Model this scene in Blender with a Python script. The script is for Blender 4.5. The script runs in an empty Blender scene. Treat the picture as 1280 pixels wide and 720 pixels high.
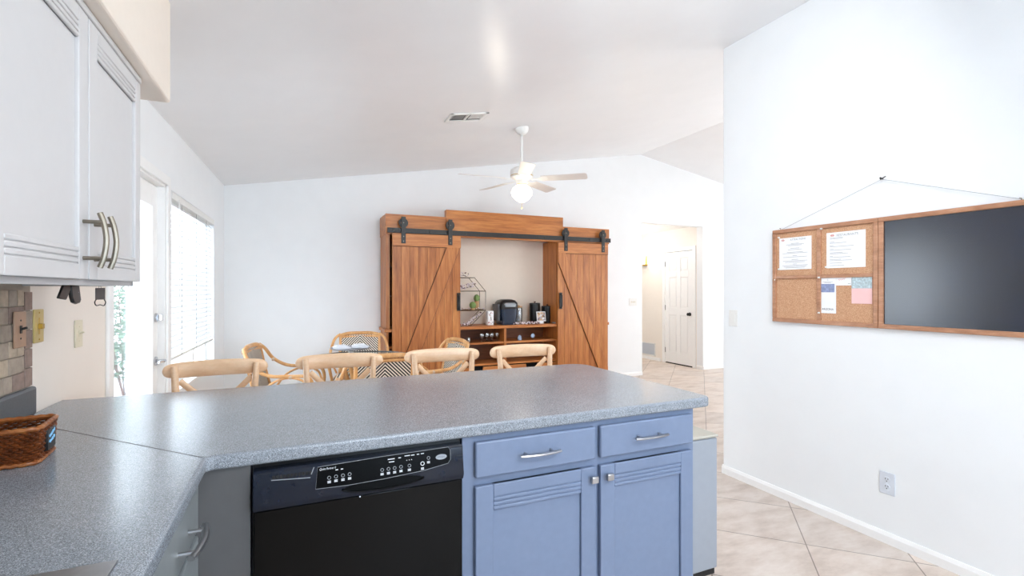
import bpy, bmesh, math, random
from mathutils import Vector, Matrix
random.seed(7)
C = bpy.context.scene.collection
PI = math.pi
R = math.radians

# ------------------------------------------------------------------ camera model (1280x720)
F, PX, PY, H = 608.0, 640.0, 362.0, 1.35
TH = R(23.8); S_, C_ = math.sin(TH), math.cos(TH)
def ray(px, py):
    a = (px - PX) / F; b = (PY - py) / F
    return Vector((S_ + a * C_, C_ - a * S_, b))
O = Vector((0, 0, H))
def at_y(px, py, Y): d = ray(px, py); return O + d * (Y / d.y)
def at_x(px, py, X): d = ray(px, py); return O + d * (X / d.x)
def at_z(px, py, Z): d = ray(px, py); return O + d * ((Z - H) / d.z)

# ------------------------------------------------------------------ materials
def lin(h):
    h = h.lstrip('#'); v = [int(h[i:i + 2], 16) / 255 for i in (0, 2, 4)]
    return tuple(c / 12.92 if c <= .04045 else ((c + .055) / 1.055) ** 2.4 for c in v) + (1,)
def new_mat(name):
    m = bpy.data.materials.new(name); m.use_nodes = True
    nt = m.node_tree; b = nt.nodes['Principled BSDF']
    return m, nt, b
def N(nt, t, **kw):
    n = nt.nodes.new(t)
    for k, v in kw.items(): setattr(n, k, v)
    return n
def coords(nt, scale=(1, 1, 1), rot=(0, 0, 0), loc=(0, 0, 0)):
    tc = N(nt, 'ShaderNodeTexCoord'); mp = N(nt, 'ShaderNodeMapping')
    mp.inputs['Scale'].default_value = scale; mp.inputs['Rotation'].default_value = rot
    mp.inputs['Location'].default_value = loc
    nt.links.new(tc.outputs['Object'], mp.inputs['Vector'])
    return mp.outputs['Vector']
def ramp(nt, fac, stops):
    r = N(nt, 'ShaderNodeValToRGB'); e = r.color_ramp.elements
    while len(e) < len(stops): e.new(.5)
    for i, (p, c) in enumerate(stops): e[i].position = p; e[i].color = c
    nt.links.new(fac, r.inputs['Fac']); return r.outputs['Color']
def noise(nt, vec, scale, detail=4, rough=.5):
    n = N(nt, 'ShaderNodeTexNoise'); n.inputs['Scale'].default_value = scale
    n.inputs['Detail'].default_value = detail; n.inputs['Roughness'].default_value = rough
    nt.links.new(vec, n.inputs['Vector']); return n.outputs['Fac']
def bump(nt, b, height, strength=.2, dist=.002):
    bp = N(nt, 'ShaderNodeBump'); bp.inputs['Strength'].default_value = strength
    bp.inputs['Distance'].default_value = dist
    nt.links.new(height, bp.inputs['Height']); nt.links.new(bp.outputs['Normal'], b.inputs['Normal'])
def plain(name, col, rough=.5, metal=0, var=.06, nscale=25, bmp=0, bscale=150, spec=.5, coat=0):
    m, nt, b = new_mat(name); c = lin(col)
    v = coords(nt)
    lo = tuple(max(0, x * (1 - var)) for x in c[:3]) + (1,); hi = tuple(min(1, x * (1 + var)) for x in c[:3]) + (1,)
    nt.links.new(ramp(nt, noise(nt, v, nscale), [(.3, lo), (.7, hi)]), b.inputs['Base Color'])
    b.inputs['Roughness'].default_value = rough; b.inputs['Metallic'].default_value = metal
    b.inputs['Specular IOR Level'].default_value = spec
    if coat: b.inputs['Coat Weight'].default_value = coat; b.inputs['Coat Roughness'].default_value = .1
    if bmp: bump(nt, b, noise(nt, v, bscale, 3), bmp)
    return m
def wood(name, dark, mid, light, scale, rot=(0, 0, 0), rough=.38, grain=.35):
    m, nt, b = new_mat(name)
    v = coords(nt, scale, rot)
    n1 = noise(nt, v, 3.2, 6, .62)
    col = ramp(nt, n1, [(.25, lin(dark)), (.5, lin(mid)), (.75, lin(light))])
    n2 = noise(nt, v, 14, 3, .6)
    mx = N(nt, 'ShaderNodeMix', data_type='RGBA', blend_type='MULTIPLY'); mx.inputs['Factor'].default_value = grain
    nt.links.new(col, mx.inputs['A'])
    nt.links.new(ramp(nt, n2, [(.3, (.45, .38, .32, 1)), (.6, (1, 1, 1, 1))]), mx.inputs['B'])
    nt.links.new(mx.outputs['Result'], b.inputs['Base Color'])
    b.inputs['Roughness'].default_value = rough
    bump(nt, b, n2, .08, .001)
    return m
M = {}
M['wall'] = plain('wall_paint', '#EFF2F4', .45, var=.01, nscale=6, bmp=.12, bscale=90)
M['wall_k'] = plain('kitchen_paint_and_warm_light', '#EDE4DA', .5, var=.01, nscale=6, bmp=.12, bscale=90)
M['ceil'] = plain('ceiling_paint', '#EEEEEF', .27, var=.012, nscale=4, bmp=.07, bscale=60, spec=.35)
M['trim'] = plain('trim_paint', '#F4F4F3', .3, var=.01)
M['cab_white'] = plain('white_cabinet_paint', '#CFCECE', .35, var=.01)
M['cab_blue'] = plain('blue_grey_cabinet_paint', '#71809B', .42, var=.03, nscale=40)
M['cab_grey'] = plain('grey_cabinet_paint', '#7E8486', .42, var=.03, nscale=40)
M['box_grey'] = plain('pale_grey_paint', '#999FA8', .5, var=.02)
M['lid_beige'] = plain('beige_grey_lid', '#B9B5A9', .45, var=.02)
M['nickel'] = plain('brushed_nickel', '#8F877A', .4, 1, var=.05, nscale=80)
M['chrome'] = plain('chrome', '#C8CCD2', .12, 1, var=.02)
M['steel'] = plain('stainless_steel', '#B4B4B6', .3, 1, var=.05, nscale=90)
M['black'] = plain('black_plastic', '#0B0C0E', .3, var=.1)
M['black_gloss'] = plain('black_gloss_enamel', '#030303', .16, var=.1, spec=.16)
M['dw_panel'] = plain('black_control_fascia', '#0A1424', .22, var=.1, spec=.35)
M['iron'] = plain('dark_iron', '#3A3A3A', .45, .6, var=.12, nscale=60)
M['gap'] = plain('dark_gap', '#0A0807', .8)
M['display'] = plain('black_display', '#030304', .3, var=.05, spec=.06)
M['printw'] = plain('white_print', '#DADDE2', .5, var=.02)
M['printg'] = plain('grey_print', '#8F9398', .6, var=.02)
M['printd'] = plain('dark_print', '#5A5C60', .6, var=.02)
M['badge'] = plain('silver_badge', '#8F9399', .4, .2, var=.03)
M['paper'] = plain('paper', '#F4F6F8', .7, var=.01)
M['paper_blue'] = plain('printed_blue_photo', '#8C98BC', .7, var=.3, nscale=60)
M['paper_pink'] = plain('pink_card', '#F3C9C8', .7, var=.02)
M['paper_teal'] = plain('printed_pale_collage', '#B9CBD0', .7, var=.3, nscale=90)
M['red_print'] = plain('red_print', '#C96A62', .7, var=.03)
M['brass'] = plain('brass', '#C9A44C', .3, .7, var=.05)
M['gold_plate'] = plain('gold_plate', '#CFB877', .35, .25, var=.04)
M['almond'] = plain('almond_plastic', '#DED5BC', .4, var=.02)
M['copper_plate'] = plain('rose_beige_plate', '#B9957A', .35, .1, var=.05)
M['white_plastic'] = plain('white_plastic', '#E9E9E6', .35, var=.01)
M['cool_plastic'] = plain('cool_white_plastic', '#D5DBE4', .35, var=.01)
M['rattan'] = wood('honey_rattan', '#C08850', '#DAA56C', '#E8BE8C', (6, 6, 2), rough=.32, grain=.2)
M['stool_wood'] = wood('pale_beech', '#DDB48E', '#E6C29E', '#EDD0B0', (3, 8, 8), rough=.3, grain=.12)
M['wood_v'] = wood('pine_vertical_grain', '#8A4A1E', '#B77036', '#D28F4E', (7, 7, .55))
M['wood_h'] = wood('pine_horizontal_grain', '#914F21', '#BE763B', '#D79453', (.55, 7, 7))
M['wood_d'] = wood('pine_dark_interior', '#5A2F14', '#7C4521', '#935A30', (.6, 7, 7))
M['stain'] = plain('dark_stained_groove', '#4A2610', .6, var=.1)
M['oak_frame'] = wood('reddish_oak_frame', '#9A6A4C', '#B98665', '#CDA083', (9, 2, 9))
M['wicker'] = wood('brown_wicker', '#3A1A0A', '#693515', '#8C4C22', (14, 14, 14), rough=.35)
M['wicker_rim'] = wood('light_wicker_rim', '#6E3A18', '#96572A', '#B4763F', (14, 14, 14), rough=.35)
M['green'] = plain('cactus_green', '#7E9A5B', .6, var=.25, nscale=120)
M['pot'] = plain('tan_pot', '#C9A274', .6, var=.15, nscale=80)
M['petal'] = plain('pale_blossom', '#EADFE2', .6, var=.08)
M['berry'] = plain('dark_berry', '#6B2E3C', .5, var=.3)
M['twig'] = plain('twig', '#5B4038', .7, var=.2)
M['navy'] = plain('dark_blue_plastic', '#1B2A40', .22, var=.1, coat=.3)
M['leaf'] = plain('leaf', '#56705C', .6, var=.3, nscale=8)
M['ground'] = plain('pale_concrete', '#C9CCD2', .8, var=.08, nscale=3)
M['stucco'] = plain('white_stucco', '#F0F2F3', .8, var=.02)
M['porcelain'] = plain('white_porcelain', '#EDEEF0', .2, var=.01)
M['blue_glass'] = plain('pale_blue_glass', '#A9BFDA', .12, var=.1)
M['linen'] = plain('white_linen', '#E9ECF2', .8, var=.03)
M['grout'] = plain('grout', '#A79B8D', .8)

def counter_mat():
    m, nt, b = new_mat('speckled_grey_laminate'); v = coords(nt)
    n1 = noise(nt, v, 560, 2, .6); n2 = noise(nt, v, 7, 3)
    c = ramp(nt, n1, [(.33, lin('#555B61')), (.46, lin('#7D838B')), (.56, lin('#9097A0')), (.70, lin('#C6CCD3'))])
    mx = N(nt, 'ShaderNodeMix', data_type='RGBA', blend_type='MULTIPLY'); mx.inputs['Factor'].default_value = .5
    nt.links.new(c, mx.inputs['A']); nt.links.new(ramp(nt, n2, [(.3, (.86, .87, .88, 1)), (.7, (1, 1, 1, 1))]), mx.inputs['B'])
    nt.links.new(mx.outputs['Result'], b.inputs['Base Color'])
    b.inputs['Roughness'].default_value = .2
    bump(nt, b, noise(nt, v, 120, 2), .02, .0005)
    return m
M['counter'] = counter_mat()

def tile_floor():
    m, nt, b = new_mat('diagonal_stone_tile')
    s = .47
    # lines lie at u = 2.965 + k s, v = .52 + k s with u,v the 45 degree axes
    v = coords(nt, (1, 1, 1), (0, 0, R(-45)))
    br = N(nt, 'ShaderNodeTexBrick'); br.offset = 0; br.squash = 1
    mp = N(nt, 'ShaderNodeMapping'); nt.links.new(v, mp.inputs['Vector'])
    mp.inputs['Location'].default_value = (-2.965, .52, 0)
    br.inputs['Scale'].default_value = 1; br.inputs['Brick Width'].default_value = s; br.inputs['Row Height'].default_value = s
    br.inputs['Mortar Size'].default_value = .003; br.inputs['Mortar Smooth'].default_value = .1
    br.inputs['Color1'].default_value = (0.92, .92, .92, 1); br.inputs['Color2'].default_value = (1.06, 1.04, 1.02, 1)
    br.inputs['Mortar'].default_value = (.4, .37, .35, 1)
    nt.links.new(mp.outputs['Vector'], br.inputs['Vector'])
    n1 = noise(nt, coords(nt, (2.2, 5, 1), (0, 0, R(20))), 1.6, 7, .65)
    c = ramp(nt, n1, [(.25, lin('#B6A599')), (.48, lin('#D2C4B9')), (.62, lin('#DDD2C9')), (.8, lin('#CBB7A8'))])
    mx = N(nt, 'ShaderNodeMix', data_type='RGBA', blend_type='MULTIPLY'); mx.inputs['Factor'].default_value = 1
    nt.links.new(c, mx.inputs['A']); nt.links.new(br.outputs['Color'], mx.inputs['B'])
    nt.links.new(mx.outputs['Result'], b.inputs['Base Color'])
    b.inputs['Roughness'].default_value = .42
    bump(nt, b, br.outputs['Fac'], -.2, .002)
    return m
M['floor'] = tile_floor()

def cork_mat():
    m, nt, b = new_mat('cork'); v = coords(nt)
    c = ramp(nt, noise(nt, v, 260, 3, .7), [(.3, lin('#A87550')), (.5, lin('#CB9C78')), (.7, lin('#DFBB9C'))])
    nt.links.new(c, b.inputs['Base Color']); b.inputs['Roughness'].default_value = .85
    bump(nt, b, noise(nt, v, 260, 3, .7), .2, .001); return m
M['cork'] = cork_mat()
def chalk_mat():
    m, nt, b = new_mat('blackboard'); v = coords(nt)
    c = ramp(nt, noise(nt, v, 3, 5, .6), [(.3, lin('#0A1322')), (.7, lin('#111D33'))])
    nt.links.new(c, b.inputs['Base Color']); b.inputs['Roughness'].default_value = .24; b.inputs['Specular IOR Level'].default_value = .95
    bump(nt, b, noise(nt, v, 300, 2), .02, .0005); return m
M['chalk'] = chalk_mat()
def chevron_mat():
    m, nt, b = new_mat('black_white_chevron_weave')
    tc = N(nt, 'ShaderNodeTexCoord'); sp = N(nt, 'ShaderNodeSeparateXYZ'); nt.links.new(tc.outputs['Object'], sp.inputs[0])
    ab = N(nt, 'ShaderNodeMath', operation='ABSOLUTE'); nt.links.new(sp.outputs['X'], ab.inputs[0])
    ad = N(nt, 'ShaderNodeMath', operation='ADD'); nt.links.new(ab.outputs[0], ad.inputs[0]); nt.links.new(sp.outputs['Z'], ad.inputs[1])
    mu = N(nt, 'ShaderNodeMath', operation='MULTIPLY'); nt.links.new(ad.outputs[0], mu.inputs[0]); mu.inputs[1].default_value = 1 / .026
    fr = N(nt, 'ShaderNodeMath', operation='FRACT'); nt.links.new(mu.outputs[0], fr.inputs[0])
    c = ramp(nt, fr.outputs[0], [(.0, lin('#0E0C0A')), (.50, lin('#0E0C0A')), (.55, lin('#E9E0D2')), (.95, lin('#E9E0D2'))])
    nt.links.new(c, b.inputs['Base Color']); b.inputs['Roughness'].default_value = .5
    bump(nt, b, fr.outputs[0], .15, .002); return m
M['chevron'] = chevron_mat()
def glass_mat(name, tint=(1, 1, 1, 1), refl=.06, rough=.02):
    m, nt, b = new_mat(name); nt.nodes.remove(b)
    out = nt.nodes['Material Output']
    tr = N(nt, 'ShaderNodeBsdfTransparent'); tr.inputs['Color'].default_value = tint
    gl = N(nt, 'ShaderNodeBsdfGlossy'); gl.inputs['Roughness'].default_value = rough
    lw = N(nt, 'ShaderNodeLayerWeight'); lw.inputs['Blend'].default_value = .25
    mr = N(nt, 'ShaderNodeMath', operation='MULTIPLY_ADD'); mr.inputs[1].default_value = .5; mr.inputs[2].default_value = refl
    nt.links.new(lw.outputs['Fresnel'], mr.inputs[0])
    mx = N(nt, 'ShaderNodeMixShader'); nt.links.new(mr.outputs[0], mx.inputs[0])
    nt.links.new(tr.outputs[0], mx.inputs[1]); nt.links.new(gl.outputs[0], mx.inputs[2])
    nt.links.new(mx.outputs[0], out.inputs['Surface']); return m
M['glass'] = glass_mat('window_glass', (.96, .98, 1, 1))
M['table_glass'] = glass_mat('table_glass', (.88, .94, .93, 1), .1)
M['clear'] = glass_mat('clear_glassware', (.86, .88, .9, 1), .2)
def slat_mat():
    m, nt, b = new_mat('white_blind_slat'); out = nt.nodes['Material Output']
    b.inputs['Base Color'].default_value = lin('#F4F6F8'); b.inputs['Roughness'].default_value = .4
    tl = N(nt, 'ShaderNodeBsdfTranslucent'); tl.inputs['Color'].default_value = (.95, .97, 1, 1)
    mx = N(nt, 'ShaderNodeMixShader'); mx.inputs[0].default_value = .07
    nt.links.new(b.outputs[0], mx.inputs[1]); nt.links.new(tl.outputs[0], mx.inputs[2])
    nt.links.new(mx.outputs[0], out.inputs['Surface']); return m
M['slat'] = slat_mat()
def emit(name, col, s):
    m, nt, b = new_mat(name); c = lin(col)
    b.inputs['Base Color'].default_value = c; b.inputs['Emission Color'].default_value = c
    b.inputs['Emission Strength'].default_value = s; b.inputs['Roughness'].default_value = .3; return m
M['globe'] = emit('lit_globe_glass', '#FFF3DC', 2.6)
M['sconce_glass'] = emit('lit_sconce_glass', '#FFE3B8', 3)
def mosaic_mat(name, a, b_, c_):
    return plain(name, a, .55, var=.18, nscale=45, bmp=.3, bscale=70)
M['tile_a'] = plain('tumbled_tile_grey_tan', '#A49687', .6, var=.14, nscale=45, bmp=.3, bscale=70)
M['tile_b'] = plain('tumbled_tile_mauve', '#8F7A70', .6, var=.16, nscale=45, bmp=.3, bscale=70)
M['tile_c'] = plain('tumbled_tile_cream', '#B8A792', .6, var=.14, nscale=45, bmp=.3, bscale=70)

# ------------------------------------------------------------------ mesh builder
class MB:
    def __init__(s, mtx=None): s.bm = bmesh.new(); s.M = mtx or Matrix()
    def v(s, p): return s.bm.verts.new(s.M @ Vector(p))
    def f(s, vs):
        try: return s.bm.faces.new(vs)
        except ValueError: return None
    def box(s, x0, x1, y0, y1, z0, z1):
        p = [s.v((x, y, z)) for z in (z0, z1) for y in (y0, y1) for x in (x0, x1)]
        for q in ((0, 2, 3, 1), (4, 5, 7, 6), (0, 1, 5, 4), (2, 6, 7, 3), (0, 4, 6, 2), (1, 3, 7, 5)):
            s.f([p[i] for i in q])
        return s
    def bar(s, a, b, w, t, up=(0, 0, 1)):
        a, b = Vector(a), Vector(b); d = (b - a).normalized(); u = Vector(up)
        side = d.cross(u).normalized(); n = side.cross(d).normalized()
        p = []
        for q in (a, b):
            for i, j in ((-1, -1), (1, -1), (1, 1), (-1, 1)):
                p.append(s.v(q + side * (i * w / 2) + n * (j * t / 2)))
        s.f(p[3::-1]); s.f(p[4:])
        for i in range(4): s.f([p[i], p[(i + 1) % 4], p[4 + (i + 1) % 4], p[4 + i]])
        return s
    def prism(s, pts, vec):
        vec = Vector(vec); a = [s.v(p) for p in pts]; b = [s.v(Vector(p) + vec) for p in pts]
        s.f(a[::-1]); s.f(b); n = len(a)
        for i in range(n): s.f([a[i], a[(i + 1) % n], b[(i + 1) % n], b[i]])
        return s
    def tube(s, pts, r, n=8, closed=False, smooth=0, flat=1.0, caps=True):
        pts = [Vector(p) for p in pts]
        rs = list(r) if isinstance(r, (list, tuple)) else [r] * len(pts)
        if smooth: pts, rs = spline(pts, rs, smooth, closed)
        m = len(pts); rings = []; nrm = None
        for i in range(m):
            if closed: d = (pts[(i + 1) % m] - pts[i - 1])
            else: d = pts[min(i + 1, m - 1)] - pts[max(i - 1, 0)]
            d.normalize()
            if nrm is None:
                nrm = Vector((0, 0, 1)) if abs(d.z) < .9 else Vector((0, 1, 0))
            nrm = (nrm - d * nrm.dot(d)).normalized(); bi = d.cross(nrm)
            rings.append([s.v(pts[i] + (nrm * math.cos(2 * PI * k / n) + bi * math.sin(2 * PI * k / n) * flat) * rs[i]) for k in range(n)])
        for i in range(m if closed else m - 1):
            A, B = rings[i], rings[(i + 1) % m]
            for k in range(n): s.f([A[k], A[(k + 1) % n], B[(k + 1) % n], B[k]])
        if not closed and caps: s.f(rings[0][::-1]); s.f(rings[-1])
        return s
    def lathe(s, prof, c=(0, 0, 0), axis='z', n=24, sx=1, sy=1):
        c = Vector(c)
        def P(r, h, a):
            x, y = r * math.cos(a) * sx, r * math.sin(a) * sy
            return c + (Vector((x, y, h)) if axis == 'z' else Vector((x, h, y)) if axis == 'y' else Vector((h, x, y)))
        rings = []
        for r, h in prof:
            if r < 1e-6: rings.append([s.v(P(0, h, 0))])
            else: rings.append([s.v(P(r, h, 2 * PI * k / n)) for k in range(n)])
        for A, B in zip(rings, rings[1:]):
            for k in range(n):
                k2 = (k + 1) % n
                if len(A) == 1 and len(B) == 1: continue
                if len(A) == 1: s.f([A[0], B[k2], B[k]])
                elif len(B) == 1: s.f([A[k], A[k2], B[0]])
                else: s.f([A[k], A[k2], B[k2], B[k]])
        return s
    def cyl(s, c, r, h, axis='z', n=20):
        return s.lathe([(0, 0), (r, 0), (r, h), (0, h)], c, axis, n)
    def ball(s, c, r, n=12, m=8, sz=1):
        return s.lathe([(r * math.sin(PI * i / m) if 0 < i < m else 0, -r * sz * math.cos(PI * i / m)) for i in range(m + 1)], c, 'z', n)
    def disc(s, pts):
        s.f([s.v(p) for p in pts]); return s
def spline(pts, rs, k, closed=False):
    out, ro = [], []; n = len(pts)
    segs = n if closed else n - 1
    for i in range(segs):
        g = (lambda j: j % n) if closed else (lambda j: min(max(j, 0), n - 1))
        p0, p1, p2, p3 = (pts[g(i + j)] for j in (-1, 0, 1, 2)); r1, r2 = rs[g(i)], rs[g(i + 1)]
        for q in range(k):
            t = q / k
            out.append(.5 * ((2 * p1) + (p2 - p0) * t + (2 * p0 - 5 * p1 + 4 * p2 - p3) * t * t + (3 * p1 - p0 - 3 * p2 + p3) * t ** 3))
            ro.append(r1 + (r2 - r1) * t)
    if not closed: out.append(pts[-1]); ro.append(rs[-1])
    return out, ro
BASE = {}
def obj(name, mb, mat, parent=None, bevel=0, seg=2, smooth=True, angle=35):
    """link a builder as ONE mesh; for children of a world-built thing the root position is subtracted"""
    me = bpy.data.meshes.new(name)
    bmesh.ops.recalc_face_normals(mb.bm, faces=mb.bm.faces)
    mb.bm.to_mesh(me); mb.bm.free()
    if smooth:
        for p in me.polygons: p.use_smooth = True
        me.set_sharp_from_angle(angle=R(angle))
    me.materials.append(M[mat] if isinstance(mat, str) else mat)
    o = bpy.data.objects.new(name, me); C.objects.link(o)
    if parent is not None:
        o.parent = parent
        b = BASE.get(parent.name)
        if b is not None:
            me.transform(Matrix.Translation(-b)); BASE[o.name] = b
    if bevel:
        md = o.modifiers.new('Bevel', 'BEVEL'); md.width = bevel; md.segments = seg
        md.limit_method = 'ANGLE'; md.angle_limit = R(40); md.harden_normals = False
    return o
def tag(o, label=None, cat=None, group=None, kind=None):
    if label: o['label'] = label
    if cat: o['category'] = cat
    if group: o['group'] = group
    if kind: o['kind'] = kind
    return o
def thing(name, label, cat, loc=(0, 0, 0), rz=0, group=None, world=False, kind=None):
    o = bpy.data.objects.new(name, None); o.empty_display_size = .05; C.objects.link(o)
    o.location = loc; o.rotation_euler = (0, 0, rz)
    if world: BASE[o.name] = Vector(loc)
    return tag(o, label, cat, group, kind)
def single(name, mb, mat, label, cat, loc, group=None, **kw):
    o = obj(name, mb, mat, **kw); o.data.transform(Matrix.Translation(-Vector(loc))); o.location = loc
    return tag(o, label, cat, group)
def dup(root, loc, rz, label=None, name=None):
    def cp(o, par):
        c = o.copy(); C.objects.link(c)
        if par is not None: c.parent = par
        for ch in [x for x in o.children]: cp(ch, c)
        return c
    r = cp(root, None); r.location = loc; r.rotation_euler = (0, 0, rz)
    if label: r['label'] = label
    return r
def struct(name, mb, mat, label=None, **kw):
    o = obj(name, mb, mat, **kw); o['kind'] = 'structure'
    if label: o['label'] = label
    return o
def frame_m(origin, x, y, z):
    m = Matrix((Vector(x), Vector(y), Vector(z))).transposed().to_4x4(); m.translation = Vector(origin); return m
def text(body, size, mtx, mat, name, parent, align='CENTER', shear=0, sx=1.0):
    cu = bpy.data.curves.new(name, 'FONT'); cu.body = body; cu.size = size; cu.align_x = align; cu.align_y = 'CENTER'
    cu.shear = shear; cu.extrude = .00015
    t = bpy.data.objects.new('tmp', cu); C.objects.link(t)
    dg = bpy.context.evaluated_depsgraph_get(); me = bpy.data.meshes.new_from_object(t.evaluated_get(dg))
    bpy.data.objects.remove(t); bpy.data.curves.remove(cu)
    me.transform(Matrix.Diagonal((sx, 1, 1, 1))); me.transform(mtx); me.materials.clear(); me.materials.append(M[mat]); me.name = name
    o = bpy.data.objects.new(name, me); C.objects.link(o); o.parent = parent
    b = BASE.get(parent.name)
    if b is not None: me.transform(Matrix.Translation(-b)); BASE[o.name] = b
    return o

# ------------------------------------------------------------------ room shell
XL, XR, YB = -.857, 2.875, 6.2
RIDX, RIDZ, WZ0 = 4.94, 3.48, 2.5
XL2 = -.742
SL = (RIDZ - WZ0) / (RIDX - XL2)
def zc(x): return WZ0 + SL * (x - XL2) if x <= RIDX else RIDZ - SL * (x - RIDX)
YR = -2.4   # rear wall behind the camera

mb = MB(); mb.box(-1.1, 9.2, YR - .2, 9.4, -.1, 0); struct('floor', mb, 'floor', smooth=False)
mb = MB()
mb.prism([(-1.15, YR - .1, zc(-1.15)), (RIDX, YR - .1, RIDZ), (9.2, YR - .1, zc(9.2)), (9.2, YR - .1, zc(9.2) + .12), (RIDX, YR - .1, RIDZ + .12), (-1.15, YR - .1, zc(-1.15) + .12)], (0, YB + .15 - YR + .1, 0))
struct('ceiling', mb, 'ceil', smooth=False)
# back wall with the hall opening
HX0, HX1, HZ = 4.98, 6.25, 2.41
mb = MB(); T = .14
def gable(x0, x1, z0):
    xs = [x0] + ([RIDX] if x0 < RIDX < x1 else []) + [x1]
    top = [(x, YB, zc(x) + .05) for x in reversed(xs)]
    mb.prism([(x0, YB, z0), (x1, YB, z0)] + top, (0, T, 0))
gable(-1.0, HX0, 0); gable(HX0, HX1, HZ); gable(HX1, 9.1, 0)
struct('wall_back', mb, 'wall', smooth=False)
# right wall (board wall): ends at an open corner
YE = 2.657
mb = MB(); mb.prism([(XR, YR, 0), (XR + .13, YR, 0), (XR + .13, YR, zc(XR + .13) + .04), (XR, YR, zc(XR) + .04)], (0, YE - YR, 0))
struct('wall_right', mb, 'wall', bevel=.008, smooth=False)
# rear wall behind the camera with a wide window opening, and the outer wall far right
RW = (.7, 1.9, 1.05, 2.0)
mb = MB()
for b in ((-1.0, RW[0], 0, 2.35), (RW[1], XR + .1, 0, 3.1), (RW[0], RW[1], 0, RW[2]), (RW[0], RW[1], RW[3], 2.4)): mb.box(b[0], b[1], YR - .12, YR, b[2], b[3])
mb.prism([(-1.0, YR - .12, 2.25), (XR + .1, YR - .12, 2.25), (XR + .1, YR - .12, zc(XR + .1)), (-1.0, YR - .12, zc(-1.0))], (0, .12, 0))
struct('wall_rear', mb, 'wall', smooth=False)
mb = MB(); mb.box(9.0, 9.12, YE - .1, YB + .1, 0, 3); mb.box(XR + .131, 9.12, YE - .75, YE - .63, 0, 3.5); struct('wall_far_right', mb, 'wall', smooth=False)
# kitchen part of the left wall
mb = MB(); mb.box(XL - .14, XL, YR, 2.48, 0, 2.56); struct('wall_left_kitchen', mb, 'wall_k', smooth=False)
# dining part of the left wall: slightly skewed, local +y runs along it
WA = -math.atan2(XL2 - XL, YB - 2.48)
WM = Matrix.Translation((XL, 2.48, 0)) @ Matrix.Rotation(WA, 4, 'Z')
WMi = WM.inverted()
def wl(px, py, xo=0):        # a pixel on the dining left wall -> local (y, z)
    d = ray(px, py); o2 = WMi @ O; d2 = WMi.to_3x3() @ d; p = o2 + d2 * ((xo - o2.x) / d2.x)
    return p.y, p.z
def onwall(o): o.matrix_world = WM; return o
LEN = 3.80
D0, D1, DZ = .50, 1.46, 2.055       # door opening along the wall
W0, W1, WB, WT = 1.60, 3.14, .62, 2.045
mb = MB()
def lw(y0, y1, z0, z1): mb.box(-.14, 0, y0, y1, z0, z1)
lw(0, D0, 0, 2.6); onwall(struct('wall_left_entry', mb, 'wall_k', smooth=False)); mb = MB(); lw(D0, D1, DZ, 2.6); lw(D1, W0, 0, 2.6); lw(W0, W1, 0, WB); lw(W0, W1, WT, 2.6); lw(W1, LEN, 0, 2.6)  # entry stretch in kitchen cream imitates the warm light on this wall
onwall(struct('wall_left_dining', mb, 'wall', smooth=False))
# soffit over the kitchen cabinets
mb = MB(); mb.prism([(XL + .001, YR + .01, 2.13), (-.487, YR + .01, 2.13), (-.487, YR + .01, zc(-.487) + .03), (XL + .001, YR + .01, zc(XL) + .03)], (0, 2.44 - YR, 0))
struct('wall_soffit', mb, plain('soffit_paint', '#EADFD2', .5, var=.01, bmp=.12, bscale=90), bevel=.012, seg=3, smooth=False)
# baseboards
def base_profile(mb, a, b, n, h=.06, t=.014):
    a, b, n = Vector(a), Vector(b), Vector(n)
    pts = [a, a + n * t, a + n * t + Vector((0, 0, h * .7)), a + n * (t * .45) + Vector((0, 0, h)), a + Vector((0, 0, h))]
    mb.prism(pts, b - a)
mb = MB(); base_profile(mb, (XR, YR, 0), (XR, YE, 0), (-1, 0, 0)); base_profile(mb, (XR, YE, 0), (XR + .13, YE, 0), (0, 1, 0)); struct('baseboard_right', mb, 'trim', smooth=False)
mb = MB(); base_profile(mb, (-.74, YB, 0), (HX0, YB, 0), (0, -1, 0)); base_profile(mb, (HX1, YB, 0), (9, YB, 0), (0, -1, 0)); struct('baseboard_back', mb, 'trim', smooth=False)
# hall behind the opening
mb = MB(); HXW = 6.25
mb.box(HXW, HXW + .12, YB + T, 6.40, 0, 2.5); mb.box(HXW, HXW + .12, 7.14, 9.3, 0, 2.5); mb.box(HXW, HXW + .12, 6.40, 7.14, 2.05, 2.5)
struct('wall_hall', mb, plain('hall_paint', '#F0E9E0', .5, var=.01, bmp=.12, bscale=90), smooth=False)
mb = MB(); mb.box(3.9, HXW, 9.2, 9.32, 0, 2.5); mb.box(3.9, 4.02, YB + T, 9.2, 0, 2.5); struct('wall_hall_end', mb, 'wall', smooth=False)
mb = MB(); mb.box(3.9, HXW + .12, YB + T, 9.32, 2.44, 2.54); struct('ceiling_hall', mb, 'ceil', smooth=False)
mb = MB(); base_profile(mb, (HXW, 7.24, 0), (HXW, 9.2, 0), (-1, 0, 0)); base_profile(mb, (HXW, YB, 0), (HXW, 6.33, 0), (-1, 0, 0)); struct('baseboard_hall', mb, 'trim', smooth=False)

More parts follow.
